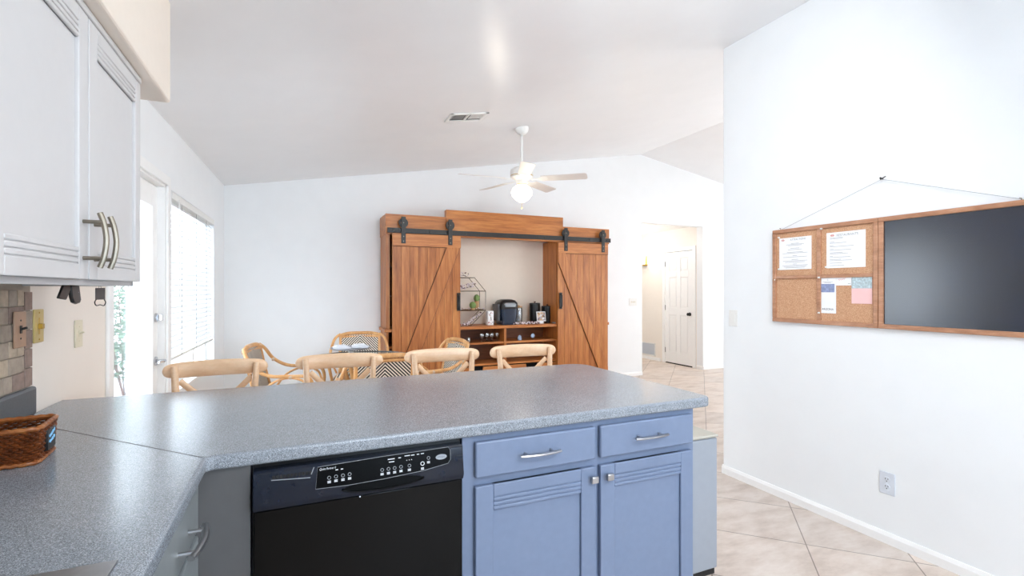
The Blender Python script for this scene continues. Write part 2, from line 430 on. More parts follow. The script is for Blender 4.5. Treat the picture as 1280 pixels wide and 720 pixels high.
# ------------------------------------------------------------------ glass door in the left wall
t = thing('door_1', 'white full-glass patio door with lever handle in the left wall', 'door', kind='structure'); onwall(t)
y0, y1 = D0 + .025, D1 - .025
mb = MB()
for b in ((y0, y0 + .10, .012, 2.03), (y1 - .12, y1, .012, 2.03), (y0 + .1, y1 - .12, 1.90, 2.03), (y0 + .1, y1 - .12, .012, .24)): mb.box(-.085, -.04, *b)
obj('door_leaf', mb, 'trim', t, bevel=.004)
mb = MB()
for b in ((y0 + .1, y0 + .115, .24, 1.9), (y1 - .135, y1 - .12, .24, 1.9), (y0 + .1, y1 - .12, .24, .255), (y0 + .1, y1 - .12, 1.885, 1.9)): mb.box(-.092, -.033, *b)
obj('glazing_bead', mb, 'trim', t)
mb = MB(); mb.box(-.066, -.060, y0 + .112, y1 - .132, .252, 1.888); obj('glass_pane', mb, 'glass', t)
mb = MB()
mb.box(-.14, .0, D0, D0 + .02, 0, DZ); mb.box(-.14, .0, D1 - .02, D1, 0, DZ); mb.box(-.14, 0, D0, D1, DZ - .02, DZ)
obj('door_jamb', mb, 'trim', t)
mb = MB()
for b in ((D0 - .06, D0 + .004, 0, DZ + .06), (D1 - .004, D1 + .06, 0, DZ + .06), (D0, D1, DZ - .004, DZ + .06)): mb.box(.0, .016, *b)
obj('door_casing', mb, 'trim', t, bevel=.004)
hz = 1.055
for zz in (hz, .28, 1.8):
    mb = MB(); mb.box(-.043, -.036, y0 - .006, y0 + .006, zz - .05, zz + .05); mb.cyl((-.036, y0, zz - .05), .006, .1, n=10); obj('hinge', mb, 'iron', t)
ly = y1 - .05
ld = wl(201, 452)[1]; dd = wl(203, 397)[1]
mb = MB(); mb.cyl((-.04, ly, ld), .03, .008, 'x'); mb.cyl((-.034, ly, ld), .011, .05, 'x', 12)
mb.tube([(.012, ly + .005, ld), (.014, ly - .03, ld), (.012, ly - .06, ld + .003), (.006, ly - .11, ld + .004)], [.010, .010, .009, .007], 10, smooth=4); obj('lever_handle', mb, 'chrome', t, smooth=True)
mb = MB(); mb.cyl((-.093, ly, ld), .03, .008, 'x'); mb.cyl((-.135, ly, ld), .011, .05, 'x', 12); mb.tube([(-.135, ly + .005, ld), (-.137, ly - .04, ld), (-.128, ly - .11, ld + .003)], .009, 10, smooth=4); obj('outside_lever', mb, 'chrome', t)
mb = MB(); mb.cyl((-.04, ly, dd), .03, .012, 'x'); mb.box(-.03, .0, ly - .006, ly + .006, dd - .02, dd + .02); obj('deadbolt', mb, 'chrome', t, bevel=.002)

# window + blind
t = thing('window_1', 'wide dining window behind a white blind in the left wall', 'window', kind='structure'); onwall(t)
mb = MB()
for b in ((W0, W0 + .04, WB, WT), (W1 - .04, W1, WB, WT), (W0, W1, WB, WB + .04), (W0, W1, WT - .04, WT), (2.60, 2.65, WB, WT)): mb.box(-.12, -.07, *b)
obj('window_frame', mb, 'trim', t, bevel=.003)
mb = MB(); mb.box(-.098, -.092, W0 + .03, W1 - .03, WB + .03, WT - .03); obj('pane', mb, 'glass', t)
mb = MB(); mb.box(-.07, .02, W0 - .03, W1 + .03, WB - .02, WB + .004); obj('window_sill', mb, 'trim', t, bevel=.004)
t = thing('window_blind', 'white horizontal slat blind lowered over the dining window', 'blind'); onwall(t)
bz = .86
mb = MB(); mb.box(-.065, .004, W0 + .012, W1 - .012, WT - .055, WT - .004); obj('headrail', mb, 'white_plastic', t, bevel=.004)
mb = MB(); z = WT - .075; k = 0
while z > bz + .03:
    a = R(50)
    dx, dz = .024 * math.cos(a), .024 * math.sin(a)
    mb.prism([(-.03 - dx, W0 + .018, z + dz), (-.03 + dx, W0 + .018, z - dz), (-.03 + dx, W0 + .018, z - dz + .003), (-.03 - dx, W0 + .018, z + dz + .003)], (0, W1 - W0 - .036, 0))
    z -= .041; k += 1
obj('slats', mb, 'slat', t, smooth=False)
mb = MB(); mb.box(-.055, -.005, W0 + .016, W1 - .016, bz - .012, bz + .010); obj('bottom_rail', mb, 'white_plastic', t, bevel=.004)
for yy in (W0 + .30, (W0 + W1) / 2 + .02, W1 - .34):
    mb = MB(); mb.box(-.0035, -.0025, yy - .005, yy + .005, bz, WT - .05); mb.box(-.0575, -.0565, yy - .005, yy + .005, bz, WT - .05); obj('ladder_tape', mb, 'printg', t)
mb = MB(); mb.tube([(.012, W0 + .16, WT - .04), (.013, W0 + .16, 1.28)], .004, 8); obj('tilt_wand', mb, 'white_plastic', t)

# ------------------------------------------------------------------ outside
mb = MB(); mb.box(-9, -1.02, -2, 16, -.12, -.06); struct('ground_outside', mb, 'ground', smooth=False)
mb = MB(); mb.box(-1.57, -1.33, 6.0, 6.24, -.06, 2.9); mb.box(-1.61, -1.29, 5.96, 6.28, -.06, .25); mb.box(-1.61, -1.29, 5.96, 6.28, 2.7, 2.9)
tag(obj('patio_column', mb, 'stucco', bevel=.02), 'white stucco patio column seen through the glass door', 'column').location = (0, 0, 0)
def shrub(x, y, w, h, label):
    t = thing('garden_shrub', label, 'shrub', (x, y, -.06), group='garden shrubs outside the door')
    mb = MB()
    for i in range(5):
        a = random.uniform(0, 6.28); mb.tube([(0, 0, 0), (w * .2 * math.cos(a), w * .2 * math.sin(a), h * .45), (w * .38 * math.cos(a), w * .38 * math.sin(a), h * .85)], [.010, .007, .004], 6, smooth=3)
    obj('stem', mb, 'twig', t)
    mb = MB()
    for i in range(2600):
        a, b = random.uniform(0, 6.28), math.acos(random.uniform(-1, 1)); r = random.uniform(.55, 1) ** .6
        c = Vector((w * .5 * r * math.sin(b) * math.cos(a), w * .5 * r * math.sin(b) * math.sin(a), h * .55 + h * .45 * r * math.cos(b)))
        d = Vector((random.uniform(-1, 1), random.uniform(-1, 1), random.uniform(-.5, 1))).normalized(); u = d.orthogonal().normalized(); L = random.uniform(.05, .10)
        mb.disc([c, c + d * L * .5 + u * L * .28, c + d * L, c + d * L * .5 - u * L * .28])
    obj('foliage', mb, 'leaf', t, smooth=False)
shrub(-2.0, 7.6, 1.2, 2.6, 'tall leafy shrub nearest the glass door outside')
shrub(-2.75, 9.6, 1.7, 3.0, 'tall leafy shrub behind the one nearest the glass door')

# ------------------------------------------------------------------ kitchen: countertop
CT, CB, XF, YF = .914, .874, -.217, 1.483
YFAR, XEND = 2.48, 1.545
def rc(cx, cy, r, a0, a1, n=6): return [(cx + r * math.cos(R(a0 + (a1 - a0) * i / n)), cy + r * math.sin(R(a0 + (a1 - a0) * i / n))) for i in range(n + 1)]
outline = [(XL + .002, -1.6), (XF, -1.6)] + [(XF, YF - .012), (XF + .012, YF)] + rc(XEND - .035, YF + .035, .035, -90, 0) + rc(XEND - .10, YFAR - .10, .10, 0, 90) + [(XL + .002, YFAR)]
SX0, SX1, SY0, SY1 = -.76, -.275, .15, .955
hole = [(SX0, SY0), (SX0, SY1), (SX1, SY1), (SX1, SY0)]
bm = bmesh.new(); edges = []
for loop in (outline, hole):
    vs = [bm.verts.new((x, y, CT)) for x, y in loop]
    edges += [bm.edges.new((vs[i], vs[(i + 1) % len(vs)])) for i in range(len(vs))]
bmesh.ops.triangle_fill(bm, use_beauty=True, edges=edges, normal=(0, 0, 1))
ex = bmesh.ops.extrude_face_region(bm, geom=list(bm.faces))
bmesh.ops.translate(bm, vec=(0, 0, CB - CT), verts=[g for g in ex['geom'] if isinstance(g, bmesh.types.BMVert)])
bmesh.ops.dissolve_limit(bm, angle_limit=R(1), verts=list(bm.verts), edges=list(bm.edges))
mb = MB(); mb.bm.free(); mb.bm = bm
ct = thing('countertop', 'L-shaped speckled grey laminate countertop with rounded edge', 'countertop', (0, 1.9, CB), world=True)
obj('top_slab', mb, 'counter', ct, bevel=.016, seg=4, angle=50)
mb = MB(); mb.box(XL + .002, XL + .022, -1.6, 2.235, CT, CT + .10); obj('upstand', mb, plain('dark_grey_laminate', '#55595E', .4, var=.12, nscale=300), ct, bevel=.012, seg=3)
mb = MB(); mb.bar((XF - .01, YF - .002, CT + .0001), (XL + .03, YF + .63, CT + .0001), .0025, .0006); obj('mitre_seam', mb, 'gap', ct)
# sink
t = thing('kitchen_sink', 'stainless steel drop-in sink at the near end of the left counter', 'sink', (-.5, .55, CT), world=True)
mb = MB(); e = .012
for b in ((SX0 - e, SX1 + e, SY1 - .10, SY1 + e), (SX0 - e, SX1 + e, SY0 - e, SY0 + .035), (SX0 - e, SX0 + .04, SY0 + .035, SY1 - .10), (SX1 - .035, SX1 + e, SY0 + .035, SY1 - .10)): mb.box(b[0], b[1], b[2], b[3], CT, CT + .004)
obj('rim', mb, 'steel', t)
mb = MB()
for b in ((SX0 + .03, SX0 + .034, SY0 + .03, SY1 - .095, .73, CT), (SX1 - .034, SX1 - .03, SY0 + .03, SY1 - .03, .73, CT), (SX0 + .03, SX1 - .03, SY0 + .03, SY0 + .034, .73, CT), (SX0 + .03, SX1 - .03, SY1 - .099, SY1 - .095, .73, CT), (SX0 + .03, SX1 - .03, SY0 + .03, SY1 - .03, .726, .732)): mb.box(*b)
obj('basin', mb, 'steel', t); mb = MB(); mb.cyl((-.52, .55, .732), .045, .004); obj('drain', mb, 'chrome', t)

# ------------------------------------------------------------------ cabinet fronts
def front_panel(mb, w, h, t=.02, stile=.055, rail=.075, lines=(True, True)):
    """reeded frame door in local x 0..w, z 0..h, front face at y=0, back at y=t"""
    mb.box(0, stile, 0, t, 0, h); mb.box(w - stile, w, 0, t, 0, h)
    mb.box(stile, w - stile, .009, t, rail * .5, h - rail * .5)
    for top in (False, True):
        z0, z1 = (h - rail, h) if top else (0, rail)
        if not lines[top]: mb.box(stile, w - stile, 0, t, z0, z1); continue
        solid = rail * .48
        if top: mb.box(stile, w - stile, 0, t, z1 - solid, z1); zz = z1 - solid
        else: mb.box(stile, w - stile, 0, t, z0, z0 + solid); zz = z0 + solid
        mb.box(stile, w - stile, .004, t, z0, z1)
        st = (rail - solid) / 3
        for i in range(3):
            a = (zz - (i + 1) * st, zz - i * st - .003) if top else (zz + i * st + .003, zz + (i + 1) * st)
            mb.box(stile, w - stile, .0, t, *a)
def arch_pull(mb, c, along, out, L=.12, proj=.03, r=.005, flat=1.6):
    c, a, o = Vector(c), Vector(along), Vector(out)
    for s in (-1, 1): mb.tube([c + a * s * L * .33, c + a * s * L * .33 + o * proj], r * .95, 8)
    mb.tube([c + a * (L * .5 * q) + o * (proj * (1.12 - .32 * q * q)) for q in (-1, -.6, 0, .6, 1)], r, 8, smooth=5, flat=flat)
FX = lambda ox, oy, oz: frame_m((ox, oy, oz), (0, 1, 0), (-1, 0, 0), (0, 0, 1))   # face towards +X, x runs along +Y
FY = lambda ox, oy, oz: frame_m((ox, oy, oz), (1, 0, 0), (0, 1, 0), (0, 0, 1))    # face towards -Y

# upper cabinet
uc = thing('wall_cabinet', 'white two-door wall cabinet with nickel pulls above the left counter', 'cabinet', (-.70, 1.71, 1.36), world=True)
UF = -.53; UB, UT = 1.362, 2.128
mb = MB()
mb.box(XL + .001, UF - .021, .76, 2.19, UB + .02, UT); mb.box(UF - .041, UF - .021, .76, 2.19, UB, UT)
mb.box(XL + .001, UF - .021, 2.17, 2.19, UB, UT)
obj('carcass', mb, 'cab_white', uc, bevel=.002)
for a, b in ((1.715, 2.195), (1.225, 1.705)):
    mb = MB(FX(UF, a, UB + .016)); front_panel(mb, b - a, 2.105 - UB - .016, rail=.085, stile=.06); d = obj('door', mb, 'cab_white', uc, bevel=.0025)
    mb = MB(); yy = a + .035 if a > 1.7 else b - .035
    arch_pull(mb, (UF, yy, 1.485), (0, 0, 1), (1, 0, 0), .15, .045, .0055, 1.3); obj('handle', mb, 'nickel', d)
mb = MB(); mb.box(UF - .03, UF + .003, .76, 2.2, 2.108, 2.129); obj('top_moulding', mb, 'cab_white', uc, bevel=.004)

# tile backsplash
t = thing('tile_backsplash', 'tumbled brown and grey mosaic tile panel on the wall under the cabinet', 'tile', (XL, 1.5, 1.0), world=True, kind='structure')
mb = MB(); mb.box(XL, XL + .006, -.4, 2.225, CT + .1, UB + .02); obj('grout_bed', mb, 'grout', t)
bs = {'tile_a': MB(), 'tile_b': MB(), 'tile_c': MB()}
ye = 2.226
z = CT + .104
for row in range(7):     # border column then random courses
    hh = .05
    bs['tile_b'].box(XL + .005, XL + .013, ye - .052, ye - .002, z, z + .062) if row % 2 == 0 else bs['tile_a' if row == 3 else 'tile_b'].box(XL + .005, XL + .013, ye - .052, ye - .002, z, z + .062)
    z += .0655
    if z > UB - .02: break
z = CT + .104; row = 0
while z < UB - .02:
    y = ye - .056; first = True
    while y > .5:
        w = random.choice([.052, .105, .105, .16]);
        if first: w = (.075, .10, .045)[row % 3]; first = False
        bs[random.choice(['tile_a', 'tile_b', 'tile_c', 'tile_a', 'tile_c'])].box(XL + .005, XL + .012, y - w + .003, y, z, min(z + .0525, UB + .01)); y -= w
    z += .0555; row += 1
for k_, nm in (('tile_a', 'grey_tan_tiles'), ('tile_b', 'mauve_tiles'), ('tile_c', 'cream_tiles')): obj(nm, bs[k_], k_, t, bevel=.002)

# switch plates on the left walls
def plate(name, label, cat, c, out, up, w, h, mat, kind, mat2):
    """c on the wall surface, out = wall normal"""
    c, o, u = Vector(c), Vector(out), Vector(up); s = u.cross(o)
    m = frame_m(c, s, u, o)
    t = thing(name, label, cat, tuple(c), world=True)
    mb = MB(m); mb.box(-w / 2, w / 2, -h / 2, h / 2, 0, .006); obj('plate', mb, mat, t, bevel=.003)
    if kind == 'toggle':
        mb = MB(m); mb.box(-.006, .006, -.013, .013, .005, .008); mb.bar((0, 0, .006), (0, .006, .022), .008, .007, up=(0, 1, 0)); obj('toggle', mb, mat2, t)
    if kind == 'slider':
        mb = MB(m); mb.box(-.004, .004, -.03, .03, .005, .007); mb.box(-.009, .009, -.010, .008, .006, .018); obj('slider', mb, mat2, t, bevel=.001)
    if kind == 'rocker':
        mb = MB(m); mb.box(-.0165, .0165, -.033, .033, .005, .0085); obj('rocker', mb, mat2, t, bevel=.002)
    if kind == 'triple':
        for k in (-1, 0, 1): mb = MB(m); mb.box(-.005 + k * .033, .005 + k * .033, -.012, .012, .005, .008); mb.bar((k * .033, 0, .006), (k * .033, .006 * (1 if k else -1), .018), .008, .007, up=(0, 1, 0)); obj('toggle', mb, mat2, t)
    if kind == 'outlet':
        for k in (-1, 1):
            mb = MB(m); mb.lathe([(0, .0085), (.015, .0085), (.0165, .006)], (0, k * .0195, 0), 'z', 18); f = obj('socket', mb, mat2, t)
            mb = MB(m)
            for q in (-1, 1): mb.box(q * .0062 - .0012, q * .0062 + .0012, k * .0195 + .0005, k * .0195 + .009, .0084, .0088)
            mb.cyl((0, k * .0195 - .007, .0084), .0026, .0004, n=10); obj('slots', mb, 'gap', f)
    scr = {'toggle': ((0, .03), (0, -.03)), 'slider': ((0, .048), (0, -.048)), 'rocker': ((0, .048), (0, -.048)), 'outlet': ((0, 0),), 'triple': ()}[kind]
    for x, y in scr:
        mb = MB(m); mb.lathe([(0, .0078), (.003, .0072), (.0035, .0058)], (x, y, 0), 'z', 10); obj('screw', mb, mat2, t)
    return t
X1 = (1, 0, 0); ZU = (0, 0, 1)
p = at_x(23, 412, XL + .013); plate('switch_plate', 'rose beige toggle switch plate mounted on the tile backsplash', 'switch', p, X1, ZU, .075, .12, 'copper_plate', 'toggle', 'iron')
p = at_x(46.5, 407.5, XL); plate('switch_plate', 'gold dimmer plate with slider on the wall beside the tile edge', 'switch', p, X1, ZU, .072, .12, 'gold_plate', 'slider', 'brass')
n_ = WM.to_3x3() @ Vector((1, 0, 0))
y_, z_ = wl(97, 417); p = WM @ Vector((0, y_, z_)); plate('switch_plate', 'almond toggle switch plate on the warm-tinted wall near the glass door', 'switch', p, n_, ZU, .07, .115, 'almond', 'toggle', 'almond')
p = at_x(917, 397.5, XR); plate('light_switch', 'white rocker light switch near the open end of the board wall', 'switch', p, (-1, 0, 0), ZU, .075, .118, 'white_plastic', 'rocker', 'white_plastic')
p = at_x(1109.5, 604, XR); plate('power_outlet', 'cool white duplex power outlet low on the board wall', 'outlet', p, (-1, 0, 0), ZU, .075, .118, 'cool_plastic', 'outlet', 'cool_plastic')
p = at_y(791, 377.5, YB); plate('switch_plate', 'white three-toggle switch plate on the back wall by the hall opening', 'switch', p, (0, -1, 0), ZU, .15, .115, 'white_plastic', 'triple', 'almond')

# things hanging under the wall cabinet
xh = -.60
p = at_x(85, 357, xh)
t = thing('hanging_clip', 'black plastic clip with two splayed arms hanging under the white wall cabinet', 'clip', (xh, p.y, UB + .02), world=True)
mb = MB(); q = lambda px, py: at_x(px, py, xh)
mb.prism([Vector((xh - .003, v.y, v.z)) for v in (q(78, 356.2), q(89.5, 356.2), q(86.5, 364), q(82, 375), q(71.2, 373))], (.006, 0, 0)); obj('flat_arm', mb, 'black', t, bevel=.003)
mb = MB(); mb.prism([Vector((xh - .004, v.y, v.z)) for v in (q(86, 356.2), q(96.5, 356.2), q(99, 375), q(97.5, 379), q(93.5, 380.3), q(89.5, 378.5), q(87.5, 372))], (.010, 0, 0)); obj('rounded_arm', mb, 'black', t, bevel=.004)
mb = MB(); v = q(95, 365.5); mb.ball((xh + .006, v.y, v.z), .0012, 8, 6); obj('rivet', mb, 'chrome', t)
p = q(125, 358)
t = thing('bottle_opener', 'grey bottle opener with a wire-like ring hanging under the wall cabinet', 'opener', (xh, p.y, UB + .02), world=True)
mb = MB(); a, b, c, d = q(119.6, 360), q(130.8, 359.8), q(130.8, 374.5), q(119.6, 374.7)
mb.prism([Vector((xh - .0015, v.y, v.z)) for v in (a, b, c, d)], (.003, 0, 0)); obj('tag_body', mb, plain('gunmetal', '#5E5A5A', .45, .5, var=.08), t, bevel=.001)
mb = MB(); mb.tube([(xh, v.y, v.z) for v in (q(120.5, 374), q(118.4, 378), q(120.5, 382), q(125.2, 381), q(129.8, 382), q(132, 378), q(130, 374))], .0016, 8, smooth=5); obj('ring', mb, 'iron', t)
mb = MB(); mb.tube([(xh, v.y, v.z) for v in (q(123.4, 360.5), q(125, 355.5), q(126.6, 360.5))], .0009, 6, smooth=4); obj('hanging_loop', mb, 'steel', t)
xk = -.58; p = at_x(160, 358, xk)
mb = MB(); mb.tube([(xk, at_x(160.6, 354, xk).y, UB + .0215)] + [(xk, v.y, v.z) for v in (at_x(160.4, 360, xk), at_x(159.2, 363, xk), at_x(159.2, 368, xk))], [.0012] * 4, 6, smooth=3)
single('hanging_hook', mb, 'iron', 'small dark empty hook under the far corner of the wall cabinet', 'hook', (xk, p.y, UB))

# ------------------------------------------------------------------ base cabinets
FYB = 1.505   # face frame of the peninsula
lb = thing('base_cabinet', 'grey base cabinet with drawers under the left counter run', 'cabinet', (-.5, 1.0, 0), world=True)
LF = -.252
mb = MB()
for b in ((XL + .002, LF, 1.05, 2.1, .1, CB), (XL + .002, LF, -1.58, .10, .1, CB), (XL + .002, LF, .10, 1.05, .1, .70), (LF - .02, LF, .1, 1.05, .7, CB), (XL + .002, LF - .06, -1.58, 2.1, 0, .1)): mb.box(*b)
obj('carcass', mb, 'cab_grey', lb)
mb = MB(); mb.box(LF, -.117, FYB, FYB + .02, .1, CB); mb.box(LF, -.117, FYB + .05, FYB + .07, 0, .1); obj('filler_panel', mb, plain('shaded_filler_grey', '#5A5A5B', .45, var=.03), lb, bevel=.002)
def drawer_l(a, b, z0, z1):
    mb = MB(FX(LF + .02, a, z0)); mb.box(0, b - a, 0, .02, 0, z1 - z0); d = obj('drawer', mb, 'cab_grey', lb, bevel=.006, seg=3)
    mb = MB(); arch_pull(mb, (LF + .02, (a + b) / 2 + .04, (z0 + z1) / 2 - .01), (0, 1, 0), (1, 0, 0), .16, .035, .0055, 1.5); obj('handle', mb, 'steel', d)
for a, b in ((1.02, 1.465), (.55, 1.005)):
    drawer_l(a, b, .735, .858); drawer_l(a, b, .56, .722); drawer_l(a, b, .36, .548); drawer_l(a, b, .125, .348)

pc = thing('base_cabinet', 'blue grey two-drawer two-door base cabinet at the open end of the peninsula', 'cabinet', (1.0, 1.8, 0), world=True)
CX0, CX1 = .487, 1.465
mb = MB(); mb.box(CX0, CX1, FYB, 2.08, .1, CB); mb.box(CX0, CX1 - .02, FYB + .07, 2.06, 0, .1); obj('carcass', mb, 'cab_blue', pc, bevel=.002)
mb = MB(); mb.box(XL + .004, CX1, 2.101, 2.12, 0, CB); obj('back_panel', mb, 'cab_blue', pc)
FD = FYB - .02
for i, (a, b) in enumerate(((.527, .987), (1.007, 1.445))):
    mb = MB(FY(a, FD, .737)); mb.box(0, b - a, 0, .02, 0, .117); d = obj('drawer', mb, 'cab_blue', pc, bevel=.006, seg=3)
    mb = MB(); arch_pull(mb, ((a + b) / 2 - .005, FD, .797), (1, 0, 0), (0, -1, 0), .15, .03, .005, 1.6); obj('handle', mb, 'steel', d)
    mb = MB(FY(a, FD, .115)); front_panel(mb, b - a, .595, stile=.062, rail=.085); d = obj('door', mb, 'cab_blue', pc, bevel=.003)
    x = b - .018 if i == 0 else a + .028
    mb = MB(); mb.tube([(x, FD, .672), (x, FD - .016, .672)], .006, 10); mb.box(x - .014, x + .014, FD - .026, FD - .015, .660, .684); obj('knob', mb, 'steel', d, bevel=.003)
# low box beside the peninsula
t = thing('waste_bin', 'low pale grey box bin with flat beige lid beside the peninsula end', 'bin', (1.66, 1.88, 0), world=True)
mb = MB(); mb.box(1.485, 1.826, 1.72, 2.03, .03, .648); obj('body', mb, 'box_grey', t, bevel=.008, seg=3)
mb = MB(); mb.box(1.495, 1.816, 1.73, 2.02, 0, .03); obj('base', mb, 'iron', t)
mb = MB(); mb.box(1.482, 1.829, 1.717, 2.033, .652, .664); mb.box(1.49, 1.82, 1.726, 2.024, .646, .654); obj('lid', mb, 'lid_beige', t, bevel=.005)

# ------------------------------------------------------------------ dishwasher
dw = thing('dishwasher', 'black built-in dishwasher with push-button control fascia under the peninsula counter', 'dishwasher', (.185, 1.75, 0), world=True)
DX0, DX1, DF = -.113, .484, 1.487
mb = MB(); mb.box(DX0, DX1, DF + .03, 2.07, .1, .868); mb.box(DX0 + .01, DX1 - .01, DF + .06, 2.0, .0, .1); obj('tub_housing', mb, 'black', dw)
mb = MB(); mb.box(DX0 + .003, DX1 - .003, DF - .004, DF + .03, .12, .748); obj('door_panel', mb, 'black_gloss', dw, bevel=.004)
PYF = DF - .022
mb = MB()
TA = math.atan2(.014, .082); PN = Vector((0, -math.cos(TA), math.sin(TA)))
prof = [(DF + .03, .748), (DF - .004, .748), (DF - .014, .751), (PYF + .002, .762), (PYF, .770), (PYF + .014, .852), (PYF + .020, .857), (DF + .03, .857)]
mb.prism([(DX0 + .003, y, z) for y, z in prof], (DX1 - DX0 - .006, 0, 0)); cp = obj('control_panel', mb, 'dw_panel', dw, bevel=.002)
def TM(px, py, dy=-.0006):      # a point of the tilted fascia
    d = ray(px, py); p0 = Vector((0, PYF, .770)) - PN * dy
    return O + d * ((p0 - O).dot(PN) / d.dot(PN))
def on(px, py, dy=-.0012):
    return frame_m(TM(px, py, dy), (1, 0, 0), PN.cross(Vector((1, 0, 0))), PN)
mb = MB(); pl = [TM(*q) for q in ((397, 584), (478, 570.6), (560, 558.8), (562.5, 562), (563, 574), (560, 579), (530, 588), (480, 598.5), (435, 606.5), (394.5, 611.5))]
mb.prism([tuple(p + PN * .0006) for p in pl], tuple(PN * -.003)); gp = obj('display_panel', mb, 'display', cp)
mb = MB(); pts = [tuple(p + PN * .0006) for p in pl]; mb.tube(pts, .0007, 6, closed=True); obj('panel_trim', mb, 'printg', cp)
# recessed handle: a dark lens-shaped pocket with a lip
mb = MB(); ring = []
for k in range(24):
    a = 2 * PI * k / 24; ring.append((.235 + .115 * math.cos(a) * (1 - .12 * math.sin(a)), .010 + .013 * math.sin(a)))
mb.M = frame_m((0, PYF, .770), (1, 0, 0), PN.cross(Vector((1, 0, 0))), PN)
mb.prism([(x, z, .0008) for x, z in ring], (0, 0, -.010)); obj('handle_recess', mb, 'display', cp)
mb = MB(); mb.tube([(.235 + .118 * math.cos(a), PYF - .0005, .779 + .015 * math.sin(a)) for a in [PI + PI * k / 12 for k in range(13)]], .003, 8); obj('handle_lip', mb, 'black_gloss', cp)
# vent grille
mb = MB()
for k in range(11):
    mb.M = on(342 + k * 4.65, 597 - k * .62, -.0006); mb.box(-.0035, .0035, -.0045, .0045, -.002, .0002)
vg = obj('vent_slots', mb, 'gap', cp)
mb = MB(); a, b = TM(339, 600.5), TM(388, 597); mb.bar(a, b, .002, .002); a, b = TM(389, 593), TM(392.5, 584); mb.bar(a, b, .002, .002, up=(0, 1, 0)); obj('vent_lip', mb, 'printg', cp)
btn = [(411.5, 597.2), (420, 595.6), (428.7, 594.3), (437, 592.7), (477.7, 587.4), (485.6, 586.1), (493.3, 585), (501.2, 583.5), (511.7, 582.0), (528.1, 579.4), (535.6, 572.4)]
for i, (bx, by) in enumerate(btn):
    big = i == 9; r = .0062 if big else .0050
    mb = MB(on(bx, by)); mb.lathe([(r * .72, 0), (r * .72, .0012), (r, .0012), (r, 0)], n=20); b_ = obj('button', mb, 'printw' if big else 'printg', gp)
    mb = MB(on(bx, by + (5.2 if not big else 6.2)))
    for q in range(2): mb.box(-.0045, .0045, -.0032 + q * .0036, -.0007 + q * .0036, 0, .0004)
    obj('button_caption', mb, 'printw', gp)
text('Quiet Partner II', .0085, on(409.5, 585.7), 'printw', 'lettering', gp, shear=.25, sx=.8)
for (a, b, c) in ((416, 424, 584.5),): pass
for grp in (((421, 587.2, .007), (427.5, 586.2, .006)), ((489, 573.8, .020), (499.5, 572.2, .008), (489.5, 577.3, .016), (509, 569.6, .016), (516, 568.8, .010), (522.5, 567.8, .007), (528, 566.9, .009), (508.5, 575.4, .002), (511.5, 574.9, .002), (514.5, 574.4, .002))):
  mb = MB()
  for px, py, w in grp:
    mb.M = on(px, py); mb.box(-w / 2, w / 2, -.0012, .0012, -.0003, .0004)
  obj('panel_print', mb, 'printw', gp)
mb = MB(on(551.5, 571)); mb.lathe([(0, .0012), (.0165, .0012), (.018, 0)], n=28, sy=.45); bd = obj('badge', mb, 'badge', gp)
text('Whirlpool', .0078, on(551.5, 571, -.0026), 'printd', 'lettering', bd, shear=.2, sx=.75)
mb = MB(on(450, 620.8, -.003)); mb.lathe([(0, .001), (.0022, .0005), (.0022, 0)], n=8); obj('latch_mark', mb, 'printw', dw)

# ------------------------------------------------------------------ wicker basket
bk = thing('wicker_basket', 'brown wicker basket with a small black label on the left counter', 'basket', (-.708, 1.64, CT), R(6))
hw, hd, hh = .114, .076, .09
def per(k, n, ins=0):
    """rounded rectangle perimeter"""
    L = [(hw - ins, hd - ins), (-hw + ins, hd - ins), (-hw + ins, -hd + ins), (hw - ins, -hd + ins)]
    pts = []; r = .022
    for i, (x, y) in enumerate(L):
        cx, cy = x - math.copysign(r, x), y - math.copysign(r, y)
        for q in range(5): a = R(90 * i + 90 * q / 4); pts.append(Vector((cx + r * math.cos(a), cy + r * math.sin(a), 0)))
    # resample evenly
    d = [0]
    for i in range(len(pts)): d.append(d[-1] + (pts[(i + 1) % len(pts)] - pts[i]).length)
    out = []
    for j in range(n):
        s = d[-1] * j / n; i = max(q for q in range(len(pts)) if d[q] <= s)
        out.append(pts[i].lerp(pts[(i + 1) % len(pts)], (s - d[i]) / max(1e-9, d[i + 1] - d[i])))
    return out
PTS = per(0, 352)
mb = MB()
for rw in range(13):
    sc = .955 + .045 * rw / 12; ring = []
    for j, p in enumerate(PTS):
        w = .0034 * math.sin(2 * PI * j / 9 + (PI if rw % 2 else 0)); nrm = Vector((p.x / hw ** 2, p.y / hd ** 2, 0)).normalized()
        ring.append(Vector((p.x * sc, p.y * sc, .006 + rw * .0064)) + nrm * w)
    mb.tube(ring, .0031, 5, closed=True)
mb.box(-hw * .88, hw * .88, -hd * .88, hd * .88, 0, .004)
obj('woven_body', mb, 'wicker', bk)
mb = MB()
for j in range(0, 352, 9):
    p = PTS[j]; mb.tube([(p.x * .95, p.y * .95, .002), (p.x, p.y, .088)], .0016, 5)
obj('stakes', mb, 'wicker', bk)
for nm, zz, sc, r in (('rim', .0905, 1.005, .006), ('foot_band', .006, .965, .0055)):
    mb = MB(); ring = []
    for j in range(0, 352, 2):
        p = PTS[j]; ring.append(Vector((p.x * sc, p.y * sc, zz + .001 * math.sin(j * .6))))
    mb.tube(ring, r, 8, closed=True); obj(nm, mb, 'wicker_rim', bk)
mb = MB(); mb.box(hw - .004, hw + .006, -.032, .032, .022, .076); tg = obj('label_tag', mb, 'black', bk, bevel=.002)
mb = MB()
for zz, n in ((.056, 5), (.042, 4)):
    mb.tube([(hw + .0068, -.022 + .044 * i / (n * 4), zz + .005 * math.sin(i * 1.7) + .0006 * i) for i in range(n * 4)], .0011, 5)
